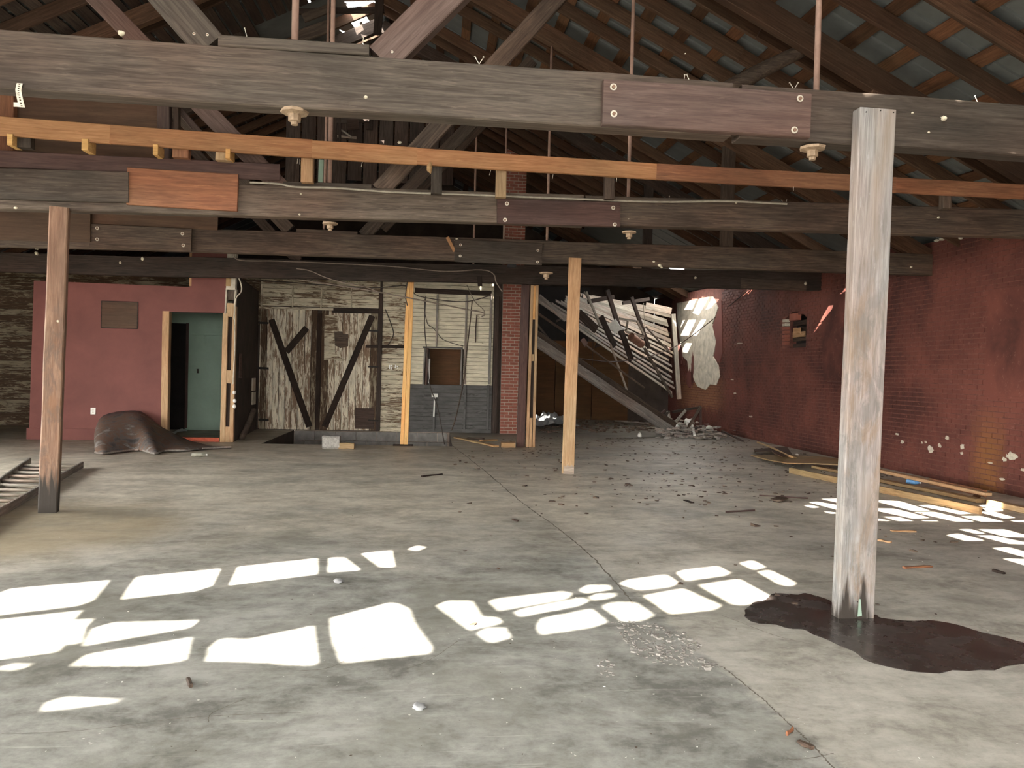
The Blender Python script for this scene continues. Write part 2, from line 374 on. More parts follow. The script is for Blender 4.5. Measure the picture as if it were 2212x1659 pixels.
    bump(nt, bs, mathn(nt, 'ADD', mid, mathn(nt, 'MULTIPLY', fine, 0.3)), 0.12, 0.01); return mt
M_FLOOR = mat_floor()
def mat_puddle():
    mt, nt, bs = node_mat('wet_dark_concrete'); p = worldv(nt)
    n = noisef(nt, p, 4.0, 6, 0.6)
    nt.links.new(ramp(nt, n, [(0.3, (0.028, 0.021, 0.018)), (0.7, (0.06, 0.05, 0.044))]), bs.inputs['Base Color'])
    nt.links.new(ramp(nt, n, [(0.4, 0.14), (0.65, 0.42)]), bs.inputs['Roughness'])
    bs.inputs['Specular IOR Level'].default_value = 0.4; return mt
M_PUD = mat_puddle()
def mat_rust():
    mt, nt, bs = node_mat('rusty_sheet_metal'); v, r = localv(nt)
    n = noisef(nt, v, 3.2, 9, 0.72, 0.3)
    nt.links.new(ramp(nt, n, [(0.38, (0.04, 0.036, 0.034)), (0.46, (0.1, 0.088, 0.08)), (0.51, (0.12, 0.062, 0.034)), (0.57, (0.085, 0.065, 0.052)), (0.64, (0.2, 0.185, 0.175))]), bs.inputs['Base Color'])
    bs.inputs['Roughness'].default_value = 0.7; bs.inputs['Metallic'].default_value = 0.15; return mt
M_RUST = mat_rust()
def mat_foot(base, name, zf, rust, dark):
    """old post: rust and grey water marks, dark damp foot"""
    mt = base.copy(); mt.name = name; nt = mt.node_tree; bs = nt.nodes['Principled BSDF']
    src = bs.inputs['Base Color'].links[0].from_socket
    p = worldv(nt); sp = N(nt, 'ShaderNodeSeparateXYZ'); nt.links.new(p, sp.inputs[0])
    n = noisef(nt, mapv(nt, p, (11, 11, 1.0)), 1.0, 4, 0.6)
    f = ramp(nt, mathn(nt, 'ADD', sp.outputs[2], mathn(nt, 'MULTIPLY_ADD', n, 1.3, -0.65)), [(zf - 0.06, 1), (zf + 0.08, 0.0)])
    low = ramp(nt, mathn(nt, 'MULTIPLY', sp.outputs[2], 0.4), [(0.0, 1), (0.75, 0.8), (0.95, 0)])
    n3 = noisef(nt, mapv(nt, p, (9, 9, 3.2), (4, 1, 2)), 1.0, 8, 0.7, 0.9)
    c = mixc(nt, mathn(nt, 'MULTIPLY', mathn(nt, 'MULTIPLY', ramp(nt, n3, [(0.47, 0), (0.58, 1)]), low), 0.6), src, dark)
    n2 = noisef(nt, mapv(nt, p, (6, 6, 1.8)), 1.0, 5, 0.65, 0.6)
    c = mixc(nt, mathn(nt, 'MULTIPLY', mathn(nt, 'MULTIPLY', ramp(nt, n2, [(0.53, 0), (0.64, 1)]), low), 0.6), c, rust)
    c = mixc(nt, f, c, (0.035, 0.028, 0.022)); nt.links.new(c, bs.inputs['Base Color']); return mt
M_POSTF = mat_foot(M_POSTG, 'wood_silver_grey_wet_foot', 0.12, (0.2, 0.125, 0.07), (0.115, 0.108, 0.1))
M_POSTBF = mat_foot(M_POSTB, 'wood_red_brown_damp_foot', 0.3, (0.2, 0.1, 0.05), (0.1, 0.075, 0.06))

# ================================================================== STRUCTURE
XW, XR, SL = 7.76, -1.25, 0.5           # right wall face, ridge line, roof slope
XL = 2 * XR - XW
YF, YB = -7.0, 27.0
def zraft(X, Y, side):                  # underside of the rafters
    z0 = 3.45 + 0.035 * (Y - 8.0)
    return z0 + SL * (XW - X) if side > 0 else z0 + SL * (X - XL)
RD = 0.2                               # rafter depth measured upright
def zsheet(X, Y, side): return zraft(X, Y, side) + RD + 0.045

# floor with the loading pit in front of the barn doors
PX0, PX1, PY0, PY1, PZ = -3.38, 0.34, 15.3, 18.75, -0.7
def quad(x0, y0, x1, y1, z=0): return [(x0, y0, z), (x1, y0, z), (x1, y1, z), (x0, y1, z)]
vs, fs = [], []
for (x0, y0, x1, y1) in ((XL - 0.2, YF, XW + 0.25, PY0), (XL - 0.2, PY0, PX0, PY1), (PX1, PY0, XW + 0.25, PY1), (XL - 0.2, PY1, XW + 0.25, YB)):
    b = len(vs); vs += quad(x0, y0, x1, y1); fs.append((b, b + 1, b + 2, b + 3))
FLOOR = put('floor', mesh_from(vs, fs), None, None, M_FLOOR, kind='structure', label='worn cracked concrete floor of the empty hall')
# pit lining
b = quad(PX0, PY0, PX1, PY1, PZ)
vs = b + [(x, y, 0) for (x, y, z) in b]
put('pit_lining', mesh_from(vs, [(0, 1, 2, 3), (0, 4, 5, 1), (1, 5, 6, 2), (3, 7, 4, 0)]), None, FLOOR, M_DARKWALL)
pv = quad(-60, -45, 60, YF, -0.05) + quad(-60, YF, XL - 0.2, 60, -0.05) + quad(XW + 0.2, YF, 60, 60, -0.05)
put('pavement', mesh_from(pv, [(0, 1, 2, 3), (4, 5, 6, 7), (8, 9, 10, 11)]), None, None, M_OUT, kind='structure', label='pale pavement outside the open front')
# long crack and smaller ones, a ragged strip standing in the joint
def strip(pts, w, z=0.002, seed=1, k=10):
    r = random.Random(seed); P = smooth_path(pts, k); vs, fs = [], []
    for i, p in enumerate(P):
        d = (P[min(i + 1, len(P) - 1)] - P[max(i - 1, 0)]).normalized(); nrm = V((-d.y, d.x, 0))
        ww = w * r.uniform(0.35, 1.3); off = nrm * r.uniform(-w, w)
        vs += [V((p.x, p.y, z)) + off + nrm * ww, V((p.x, p.y, z)) + off - nrm * ww]
    for i in range(len(P) - 1): fs.append((2 * i, 2 * i + 1, 2 * i + 3, 2 * i + 2))
    return mesh_from(vs, fs)
put('crack', strip([fl(*p) for p in ((960, 950), (1034, 1007), (1127, 1085), (1198, 1136), (1270, 1195), (1335, 1265), (1390, 1330))], 0.007, seed=3, k=22), None, FLOOR, M_CRACK)
put('crack', strip([fl(*p) for p in ((1560, 1440), (1610, 1480), (1658, 1520), (1700, 1560), (1750, 1605), (1800, 1659), (1830, 1690))], 0.004, seed=4, k=22), None, FLOOR, M_CRACK)
for i, pl in enumerate((((880, 1445), (930, 1425), (990, 1385)), ((1560, 1330), (1600, 1345), (1680, 1375), (1790, 1400)), ((640, 1450), (720, 1440), (800, 1390)), ((450, 1560), (460, 1540), (530, 1510)), ((1330, 1150), (1400, 1165), (1470, 1170)), ((0, 1585), (160, 1580), (420, 1550), (650, 1540)), ((1690, 1640), (1740, 1640), (1800, 1628)))):
    put('crack', strip([fl(*p) for p in pl], 0.002, seed=20 + i, k=14), None, FLOOR, M_CRACK)

# pit: block wall under the doors
PW = thing('wall_pit', (PX0, PY1, 0), None, None, kind='structure')
put('mortar_bed', timber_mesh(PX1 - PX0, 0.7, 0.1, 0, 0, 1), Matrix.Translation(((PX0 + PX1) / 2, PY1 - 0.03 + 0.05, PZ + 0.345)), PW, M_MORTAR)
bm_full = timber_mesh(0.475, 0.215, 0.06, 0.008, 0, 1); bm_half = timber_mesh(0.232, 0.215, 0.06, 0.008, 0, 1)
for mm in (bm_full, bm_half): mm.materials.append(M_BLOCK)
for row in range(3):
    x = PX0 + 0.02; z = -0.12 - row * 0.228; first = row % 2
    while x < PX1 - 0.05:
        L = 0.232 if first or x + 0.475 > PX1 else 0.475; first = 0
        if x + L > PX1 + 0.02: break
        put('concrete_block', bm_full if L > 0.3 else bm_half, Matrix.Translation((x + L / 2, PY1 - 0.055 + RND.uniform(-0.004, 0.004), z)), PW); x += L + 0.012

# ------------------------------------------------------------------ roof holes
def plane_hit(o, d, side):
    # z = a + bX + cY
    b = -SL if side > 0 else SL
    a = zsheet(0, 0, side); c = 0.035
    t = (a + b * o.x + c * o.y - o.z) / (d.z - b * d.x - c * d.y)
    return o + d * t
def roof_pt(o, d):
    h = plane_hit(o, d, -1)
    return (h, -1) if h.x <= XR else (plane_hit(o, d, 1), 1)
HOLES = {1: [], -1: []}
def add_hole(src, d):
    pts = []; sides = []
    for o in src:
        h, s = roof_pt(o, d if isinstance(d, V) else (o - CAMP).normalized()); pts.append(h); sides.append(s)
    for s in set(sides):
        pl = [(plane_hit(o, d if isinstance(d, V) else (o - CAMP).normalized(), s)) for o in src]
        HOLES[s].append([(p.x, p.y) for p in pl])
def zp(pts, ox, oy, sc): return [(ox + x / sc, oy + y / sc) for x, y in pts]
ZA = [[(-60, 320), (50, 270), (515, 230), (440, 325), (370, 350), (-60, 402)], [(585, 318), (660, 212), (1045, 175), (1005, 255), (930, 280)],
      [(1105, 250), (1145, 165), (1510, 125), (1510, 200)], [(1575, 190), (1578, 122), (1640, 122), (1715, 180)], [(1735, 100), (1865, 88), (1880, 165), (1820, 165)],
      [(1955, 80), (1990, 64), (2030, 71), (1995, 88)], [(-60, 425), (385, 375), (340, 420), (440, 415), (395, 455), (380, 530), (300, 535), (270, 570), (-60, 612)],
      [(405, 540), (450, 460), (540, 432), (940, 422), (900, 455), (640, 500)], [(345, 635), (420, 585), (905, 505), (880, 610), (700, 635)],
      [(995, 610), (1010, 545), (1060, 510), (1185, 512), (1490, 450), (1510, 630), (1360, 630), (1300, 618)],
      [(1585, 410), (1860, 338), (1900, 345), (1950, 370), (1975, 440), (2055, 550), (2050, 575), (1640, 622), (1600, 520)],
      [(-20, 650), (60, 630), (150, 632), (80, 657)], [(210, 850), (235, 810), (300, 792), (580, 805), (350, 835)]]
ZB = [[(155, 380), (210, 358), (330, 358), (380, 440), (460, 445), (485, 470), (330, 505)], [(370, 525), (410, 500), (500, 500), (530, 545), (440, 570)],
      [(430, 360), (470, 345), (800, 308), (850, 320), (820, 345), (480, 405)], [(560, 415), (600, 400), (900, 340), (940, 352), (880, 380), (590, 435)],
      [(900, 300), (940, 275), (1040, 275), (1055, 295), (930, 315)], [(945, 337), (990, 320), (1085, 318), (1050, 340), (970, 350)],
      [(680, 495), (700, 450), (950, 400), (1030, 465), (960, 490), (700, 527)], [(1020, 385), (1060, 365), (1180, 365), (1275, 430), (1220, 455), (1120, 460)],
      [(1110, 265), (1150, 248), (1340, 222), (1400, 262), (1360, 280), (1210, 298)], [(1235, 330), (1430, 295), (1625, 380), (1580, 400), (1370, 422)],
      [(1405, 210), (1440, 198), (1610, 178), (1670, 210), (1640, 222), (1450, 250)], [(1520, 275), (1720, 245), (1900, 345), (1740, 375), (1690, 370)],
      [(1735, 160), (1790, 148), (1850, 180), (1800, 192)], [(1825, 205), (1880, 198), (2010, 262), (1990, 275), (1940, 270)]]
ZD = [[(735, 603), (900, 600), (1000, 645), (865, 632)], [(645, 628), (700, 625), (900, 660), (1010, 705), (880, 690)], [(610, 652), (640, 648), (705, 663), (660, 668)],
      [(750, 695), (840, 705), (800, 710)], [(1100, 612), (1300, 620), (1515, 688), (1400, 690)], [(1060, 672), (1260, 675), (1510, 740), (1400, 745)],
      [(1010, 725), (1290, 775), (1130, 782)], [(1190, 735), (1280, 735), (1430, 775), (1350, 780)], [(1440, 650), (1520, 648), (1820, 708), (1740, 715)],
      [(1415, 700), (1560, 700), (1850, 770), (1740, 775)], [(1470, 760), (1560, 762), (1640, 778), (1540, 784)], [(1760, 730), (1900, 730), (2100, 780), (1960, 785)],
      [(1880, 697), (2000, 700), (2140, 740), (2060, 745)], [(1890, 650), (2040, 640), (2050, 690), (1950, 697)], [(2120, 762), (2280, 760), (2330, 800), (2212, 785)],
      [(1655, 870), (1730, 858), (1910, 905), (1780, 908)], [(1745, 828), (1820, 825), (1920, 855), (1860, 855)], [(1885, 828), (2060, 825), (2280, 885), (2080, 880)],
      [(1880, 872), (1980, 872), (2280, 935), (2100, 930)], [(1990, 965), (2100, 960), (2280, 1010), (2260, 1040)], [(2070, 1042), (2230, 1048), (2300, 1110), (2212, 1085)]]
ZW = [[(815, 930), (950, 700), (1060, 690), (960, 920)], [(970, 985), (1130, 660), (1265, 690), (1080, 1020)], [(1200, 930), (1330, 700), (1440, 705), (1300, 890)],
      [(750, 1250), (790, 1120), (830, 1110)], [(755, 1385), (890, 1110), (1030, 1105), (900, 1385)], [(945, 1390), (1120, 1110), (1210, 1105), (1050, 1380)],
      [(660, 1659), (700, 1540), (780, 1500), (730, 1659)], [(760, 1680), (850, 1520), (950, 1530), (880, 1690)], [(470, 1640), (560, 1560), (600, 1560), (610, 1640)]]
ZS = [[(605, 945), (680, 865), (740, 865), (690, 920)], [(1862, 935), (1960, 800), (2000, 785), (1980, 830), (1890, 930)], [(1525, 1420), (1720, 1085), (1780, 1075), (1760, 1130)]]
for z in ZA: add_hole([fl(*p) for p in zp(z, 0, 1150, 2.212)], -SUN)
for z in ZB: add_hole([fl(*p) for p in zp(z, 880, 1150, 2.4043)], -SUN)
for z in ZD: add_hole([fl(*p) for p in zp(z, 1560, 900, 3.3926)], -SUN)
for z in ZW: add_hole([wx(*p, XW) for p in zp(z, 1380, 560, 8.296)], -SUN)
for z in ZS: add_hole([wx(*p, XW) for p in zp(z, 1500, 480, 5.925)], -SUN)
# openings where the sky shows
for pl in (((1797, 508), (1806, 507), (1845, 525), (1845, 539)), ((1683, 530), (1695, 534), (1688, 541)), ((1422, 536), (1437, 527), (1462, 541), (1430, 545)),
           ((1467, 527), (1476, 526), (1482, 533), (1474, 536)), ((1478, 584), (1595, 586), (1600, 594), (1478, 594)), ((1436, 624), (1450, 621), (1457, 630), (1445, 634)),
           ((1550, 620), (1568, 626), (1566, 640), (1552, 633)), ((1340, 628), (1352, 627), (1392, 648), (1380, 651)), ((1740, 541), (1765, 536), (1830, 546), (1740, 548)),
           ((748, 10), (762, 6), (771, 18), (758, 28)), ((793, 12), (808, 8), (806, 18), (797, 24)), ((750, 32), (768, 26), (783, 45), (770, 52)), ((777, 28), (789, 32), (808, 62), (797, 66), (784, 52)),
           ((733, 64), (762, 76), (800, 106), (772, 100)), ((744, 4), (812, 2), (806, 12), (760, 14)), ((752, 40), (766, 36), (790, 70), (776, 72)), ((655, 0), (680, 0), (660, 10))):
    add_hole([CAMP + ray(*p) for p in pl], None)

# ------------------------------------------------------------------ roof
CEIL = thing('ceiling', (XR, 0, 8), 'open timber roof with rafters, roof boards and grey tin', None, kind='structure')
SW = 0.68
for side in (1, -1):
    xa, xb = (XR, XW + 0.25) if side > 0 else (XL - 0.25, XR)
    y = YF - 0.3; i = 0
    while y < YB:
        y2 = y + SW
        hs = [h for h in HOLES[side] if min(p[1] for p in h) < y2 and max(p[1] for p in h) > y]
        pts = [V((xa, y)), V((xb, y)), V((xb, y2)), V((xa, y2))]; ed = [(0, 1), (1, 2), (2, 3), (3, 0)]
        for h in hs:
            b = len(pts); pts += [V(p) for p in h]; ed += [(b + k, b + (k + 1) % len(h)) for k in range(len(h))]
        vv, ee, ff, *_ = delaunay_2d_cdt(pts, ed, [], 0, 1e-5)
        keep = []
        for f in ff:
            c = sum((vv[k] for k in f), V((0, 0))) / len(f)
            if xa - 1e-4 < c.x < xb + 1e-4 and y < c.y < y2 and not any(inpoly(c, h) for h in hs): keep.append(tuple(f))
        vs = [(p.x, p.y, zsheet(p.x, p.y, side)) for p in vv]
        if not hs:      # standing rib down the middle of an unbroken sheet
            ym = y + SW * 0.45; b = len(vs)
            for X in (xa, xb):
                z = zsheet(X, ym, side); vs += [(X, ym - 0.02, z), (X, ym - 0.012, z - 0.02), (X, ym + 0.012, z - 0.02), (X, ym + 0.02, z)]
            keep += [(b, b + 1, b + 5, b + 4), (b + 1, b + 2, b + 6, b + 5), (b + 2, b + 3, b + 7, b + 6)]
        put('tin_sheet', mesh_from(vs, keep), None, CEIL, M_TIN)
        y = y2; i += 1
TY = [4.65, 8.05, 11.40, 14.92]          # front faces of the trusses
def gone(X, Y): return 18.2 < Y < 23.0 and X > 4.3
raft_y = []
for a, b in ((4.72, 8.12), (8.12, 11.47), (11.47, 14.99), (14.99, 18.4), (18.4, 22.0), (22.0, 25.4)):
    raft_y += [12.1, 12.7, 14.05, 14.55] if abs(a - 11.47) < 0.1 else [a + (b - a) * k / 5 for k in range(5)]
raft_y = [r for r in raft_y if min(abs(r - t - 0.07) for t in TY) > 0.1]
for ry in raft_y:
    for side in (1, -1):
        if side < 0 and (12.4 < ry < 14.3): continue
        xa, xb = (XR + 0.03, XW + 0.1) if side > 0 else (XR - 0.03, XL - 0.1)
        if side > 0 and 18.0 < ry < 23.2: xb = 4.2
        z = lambda X: zraft(X, ry, side) + RD / 2
        timber('rafter', (xa, ry, z(xa)), (xb, ry, z(xb)), RD * 0.9, 0.055, M_RAFT, CEIL, n=6)
        if side > 0 and RND.random() < 0.5 and ry < 17:      # a lapped splice on some rafters
            xs = RND.uniform(1.5, 5.5)
            timber('rafter', (xs, ry - 0.055, z(xs) - 0.02), (xs + 2.0, ry - 0.055, z(xs + 2.0) - 0.02), RD * 0.9, 0.05, M_RAFT, CEIL, n=3)
for side in (1, -1):
    k = 0; x = 0.25
    while x < (9.0 if side > 0 else 6.6):
        X = XR + side * x
        y = 3.4
        while y < 26:
            L = 3.4
            if side < 0 and y > 19: break
            if not (side > 0 and (gone(X, y + 1) or gone(X, y + L - 0.5))) and not (side > 0 and X > 6.3 and 12 < y + L and y < 15.5) and not (abs(x) < 2 and 11 < y < 16 and side < 0):
                p0 = V((X, y + 0.01, zraft(X, y, side) + RD + 0.015)); p1 = V((X, y + L, zraft(X, y + L, side) + RD + 0.015))
                up = V((SL * side, 0, 1))
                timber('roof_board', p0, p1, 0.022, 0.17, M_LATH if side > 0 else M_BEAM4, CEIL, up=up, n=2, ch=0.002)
            y += L
        x += 0.46 if side > 0 else 0.185
# ridge board
timber('ridge_board', (XR, 3.4, zraft(XR, 3.4, 1) + 0.08), (XR, 20, zraft(XR, 20, 1) + 0.08), 0.2, 0.04, M_RAFT, CEIL)

# ------------------------------------------------------------------ outer walls
def wall_prism(name, pts, off, mat, **kw): return put(name, poly_prism(pts, off), None, None, mat, kind='structure', **kw)
WLF = wall_prism('wall_left', [(XL, YF, 0), (XL, YB, 0), (XL, YB, 0.35), (XL, YF, 0.35)], V((-0.3, 0, 0)), M_WALLRED)     # low sill; side openings between the piers are added to let in fill light
put('lintel', poly_prism([(XL, YF, 2.95), (XL, YB, 3.6), (XL, YB, 4.2), (XL, YF, 3.1)], V((-0.3, 0, 0))), None, WLF, M_WALLRED)
put('solid_end', poly_prism([(XL, 11.2, 0.3), (XL, YB, 0.3), (XL, YB, 3.8), (XL, 11.2, 3.5)], V((-0.3, 0, 0))), None, WLF, M_DARKWALL)
for k in range(6): box('pier', (XL - 0.3, YF + 3.4 * k, 0.3), (XL, YF + 3.4 * k + 0.45, 3.3), M_WALLRED, WLF)
wall_prism('wall_back', [(XL, YB, 0), (XW, YB, 0), (XW, YB, 4.45), (XR, YB, 9.1), (XL, YB, 4.45)], V((0, 0.3, 0)), M_DARKWALL)
# front: unseen brick wall, its wide doorway added for frontal light
WF = wall_prism('wall_front', [(XL, YF, 0), (-5.5, YF, 0), (-5.5, YF, 3.0), (4.5, YF, 3.0), (4.5, YF, 0), (XW, YF, 0), (XW, YF, 3.1), (XR, YF, 7.5), (XL, YF, 3.1)], V((0, -0.25, 0)), M_WALLRED)

# right brick wall: backing, bricks, window opening
WY0, WY1, WZ0, WZ1, WZS = 15.51, 16.61, 2.19, 2.98, 2.83
WR = thing('wall_right', (XW, 12, 0), 'red painted brick side wall', None, kind='structure')
def ztop(Y): return 3.45 + 0.035 * (Y - 8) + 0.16
BK = XW + 0.007
def back(y0, y1, z0, z1a, z1b):
    put('mortar_bed', poly_prism([(BK, y0, z0), (BK, y1, z0), (BK, y1, z1b), (BK, y0, z1a)], V((0.32, 0, 0))), None, WR, M_WALLMORT)
back(YF, WY0, 0, ztop(YF), ztop(WY0)); back(WY1, YB, 0, ztop(WY1), ztop(YB)); back(WY0, WY1, 0, WZ0, WZ0); back(WY0, WY1, WZ1, ztop(WY0), ztop(WY1))
for (ya, yb) in ((WY0, WY0 + 0.32), (WY1, WY1 - 0.42)):
    put('mortar_bed', poly_prism([(BK, ya, WZS), (BK, yb, WZ1), (BK, ya, WZ1)], V((0.3, 0, 0))), None, WR, M_WALLMORT)
BL, BH = 0.215, 0.0745
bricks = []
row = 0; z = 0.0
while z < 4.3:
    y = 7.4 - (row % 2) * BL / 2
    while y < YB - 0.3:
        if z + BH < ztop(y) + 0.04:
            yc, zc = y + BL / 2, z + BH / 2
            inwin = WY0 - 0.05 < yc < WY1 + 0.05 and WZ0 - 0.02 < zc < (WZ1 if abs(yc - 16.1) < 0.25 else WZS + 0.06)
            pl = 20.4 < yc < 24.9 and zc > 1.75 + 0.8 * noise.noise(V((yc * 1.1, 3.3, 0))) and zc < 4.2
            if not inwin and not pl: bricks.append((y, z, row))
        y += BL
    row += 1; z += BH
def brick_bm(y, z, r):
    d = r.uniform(-0.003, 0.003); g = 0.004
    x0 = XW + d - 0.002; a = 0.004
    y0, y1, z0, z1 = y + g, y + BL - g, z + g, z + BH - g
    j = [r.uniform(-0.003, 0.003) for _ in range(4)]
    return [(BK + 0.01, y0, z0), (BK + 0.01, y1, z0), (BK + 0.01, y1, z1), (BK + 0.01, y0, z1),
            (x0 + j[0], y0 + a, z0 + a), (x0 + j[1], y1 - a, z0 + a), (x0 + j[2], y1 - a, z1 - a), (x0 + j[3], y0 + a, z1 - a)]
BF = [(4, 7, 6, 5), (0, 4, 5, 1), (1, 5, 6, 2), (2, 6, 7, 3), (3, 7, 4, 0)]
near = [b for b in bricks if 9.25 < b[0] < 12.6 and b[1] < 1.5]
near.sort(key=lambda b: b[0]); near = set(near[:300])
variants = []
for k in range(6):
    v8 = brick_bm(0, 0, random.Random(k)); me = mesh_from([V(q) - V((XW, 0, 0)) for q in v8], BF); me.materials.append(M_WALLRED); variants.append(me)
vs, fs = [], []
rb = random.Random(5)
for b in bricks:
    if b in near:
        put('brick', variants[rb.randrange(6)], Matrix.Translation((XW, b[0], b[1])), WR)
    else:
        k = len(vs); vs += brick_bm(b[0], b[1], rb); fs += [tuple(k + i for i in f) for f in BF]
put('brick_field', mesh_from(vs, fs), None, WR, M_WALLRED, kind='stuff')
# plastered stretch and flaked spots
def ragged_patch(name, c, ry, rz, mat, parent, seed, thick=0.012, n=22, x=None):
    r = random.Random(seed); x = XW if x is None else x; pts = []
    for i in range(n):
        a = 2 * math.pi * i / n; k = 1 + r.uniform(-0.3, 0.25)
        pts.append(V((x - thick, c[0] + ry * k * math.cos(a), c[1] + rz * k * math.sin(a))))
    return put(name, poly_prism(pts, V((thick + 0.012, 0, 0))), None, parent, mat)
pp = [wx(*p, XW) for p in ((1463, 655), (1540, 640), (1552, 665), (1540, 700), (1548, 740), (1541, 770), (1553, 790), (1556, 812), (1548, 832), (1535, 830), (1525, 842), (1508, 835), (1497, 815), (1488, 800), (1486, 780), (1476, 770), (1470, 735), (1465, 700))]
put('plaster_coat', poly_prism([V((XW - 0.02, p.y, p.z)) for p in pp], V((0.035, 0, 0))), None, WR, M_PLASTER)
pp = [wx(*p, XW) for p in ((1541, 705), (1560, 650), (1562, 760), (1556, 785), (1545, 770), (1548, 735))]
put('red_plaster_coat', poly_prism([V((XW - 0.024, p.y, p.z)) for p in pp], V((0.03, 0, 0))), None, WR, M_REDPAINT)
for i, (px, py, a, b) in enumerate(((1492, 818, 0.3, 0.28), (1497, 795, 0.12, 0.42), (1470, 770, 0.25, 0.35))):
    q = wx(px, py, XW); ragged_patch('red_plaster_coat', (q.y, q.z), a, b, M_REDPAINT, WR, 50 + i, 0.026)
for i, (px, py, a, b) in enumerate(((2010, 970, 0.07, 0.05), (2030, 962, 0.04, 0.035), (2046, 946, 0.04, 0.03), (2079, 965, 0.04, 0.045), (2078, 979, 0.035, 0.02), (2185, 985, 0.1, 0.05), (2170, 992, 0.04, 0.03), (1950, 955, 0.05, 0.03), (1938, 938, 0.05, 0.018), (2000, 955, 0.03, 0.02), (1992, 956, 0.02, 0.02), (2212, 1015, 0.06, 0.02), (2165, 1035, 0.05, 0.015), (2140, 1000, 0.05, 0.015), (1582, 820, 0.1, 0.02), (1588, 850, 0.09, 0.025), (1622, 900, 0.1, 0.02), (1595, 742, 0.3, 0.016))):
    q = wx(px, py, XW); ragged_patch('flaked_spot', (q.y, q.z), a, b, M_FLAKE, WR, 80 + i, 0.006, 14)
# smooth plastered bay with a thin ledge
for (px0, py0, px1, py1) in ((2120, 857, 2212, 859), (1790, 826, 1925, 831), (2151, 622, 2212, 617)):
    a, b = wx(px0, py0, XW), wx(px1, py1, XW)
    timber('ledge', (XW - 0.012, b.y - 0.4, b.z), (XW - 0.012, a.y, a.z), 0.03, 0.04, M_WALLRED, WR)
a = wx(2128, 860, XW); bq = wx(2150, 625, XW)
put('smooth_plaster_bay', poly_prism([(XW - 0.014, 8.4, a.z), (XW - 0.014, a.y, a.z), (XW - 0.014, a.y, bq.z), (XW - 0.014, 8.4, bq.z)], V((0.025, 0, 0))), None, WR, M_WALLRED)
put('smooth_plaster_bay', poly_prism([(XW - 0.012, 12.7, 1.55), (XW - 0.012, 14.7, 1.55), (XW - 0.012, 14.9, 3.2), (XW - 0.012, 12.7, 3.2)], V((0.025, 0, 0))), None, WR, M_WALLRED)
# pale crumbling wall head
for i in range(16):
    y = 9.2 + i * 0.14
    put('mortar_crumb', lump_mesh(0.05, i, 0.5, 0.6, 1), Matrix.Translation((XW - 0.01, y, ztop(y) - 0.01 + RND.uniform(-0.02, 0.02))), WR, M_FLAKE)
# little boarded window
WN = thing('window_1', (XW + 0.2, (WY0 + WY1) / 2, WZ0), None, None, kind='structure')
box('back_panel', (XW + 0.34, WY0 - 0.1, WZ0 - 0.1), (XW + 0.36, WY1 + 0.1, WZ1 + 0.1), M_DARK, WN)
for i, z in enumerate((2.26, 2.42, 2.6, 2.78)):
    timber('board', (XW + 0.26, WY0, z), (XW + 0.26, WY1, z + RND.uniform(-.03, .03)), 0.11, 0.025, (M_BEAM4, M_BEAM3, M_DARKW, M_BEAM4)[i], WN)
timber('board', (XW + 0.2, WY0 + 0.45, 2.5), (XW + 0.2, WY1 - 0.1, 2.5), 0.12, 0.03, M_PINE, WN)
timber('board', (XW + 0.18, WY0 + 0.62, 2.58), (XW + 0.18, WY1 - 0.16, 2.58), 0.13, 0.03, M_PINE, WN)
box('keystone_brick', (XW - 0.005, 15.95, 2.8), (XW + 0.1, 16.3, 2.95), M_CHBRICK, WN)
for z in (2.28, 2.36, 2.44, 2.53, 2.62, 2.7, 2.79): box('jamb_brick', (XW - 0.004, WY1 - 0.1, z), (XW + 0.12, WY1 + 0.02, z + 0.06), M_CHBRICK if z < 2.7 else M_FLAKE, WN)
box('sill', (XW - 0.02, WY0 - 0.05, WZ0 - 0.05), (XW + 0.2, WY1 + 0.05, WZ0), M_WALLRED, WN)

# ------------------------------------------------------------------ back partition with barn doors (plane Y=18.75)
YD = 18.75
def Xat(px, py=780, Y=YD): return at(px, py, Y).x
def Zat(py, px=750, Y=YD): return at(px, py, Y).z
WD = thing('wall_barn', (-2, YD, 0), 'old plank partition around the barn doors', None, kind='structure')
ZT = 3.9
put('dark_backing', poly_prism([(XL, YD + 0.06, 0), (Xat(928, 790), YD + 0.06, 0), (Xat(928, 790), YD + 0.06, ZT), (XL, YD + 0.06, ZT)], V((0, 0.05, 0))), None, WD, M_DARKWALL)
xo0, xo1 = Xat(922, 790), Xat(997, 790); zo0, zo1 = Zat(831, 950), Zat(750, 950)
put('dark_backing', poly_prism([(xo0, YD + .06, 0), (1.56, YD + .06, 0), (1.56, YD + .06, zo0), (xo0, YD + .06, zo0)], V((0, .05, 0))), None, WD, M_DARKWALL)
put('dark_backing', poly_prism([(xo0, YD + .06, zo1), (1.56, YD + .06, zo1), (1.56, YD + .06, ZT), (xo0, YD + .06, ZT)], V((0, .05, 0))), None, WD, M_DARKWALL)
put('dark_backing', poly_prism([(xo1, YD + .06, zo0), (1.56, YD + .06, zo0), (1.56, YD + .06, zo1), (xo1, YD + .06, zo1)], V((0, .05, 0))), None, WD, M_DARKWALL)
def rows(x0, x1, z0, z1, h, mat, name='board', gap=0.006, skip=None, y=YD):
    z = z0
    while z < z1 - 0.02:
        if not (skip and skip(z + h / 2)):
            timber(name, (x0, y + 0.02, z + h / 2), (x1, y + 0.02, z + h / 2), h - gap, 0.03, mat, WD, ch=0.004, jit=0.002, n=4)
        z += h
xdl, xdm, xdr = Xat(560), Xat(688), Xat(818)
zdt = Zat(668)
rows(XL, Xat(362), 0.0, ZT, 0.15, M_PEELD, skip=None)
rows(Xat(362), xdl, 2.5, ZT, 0.15, M_PEELD)
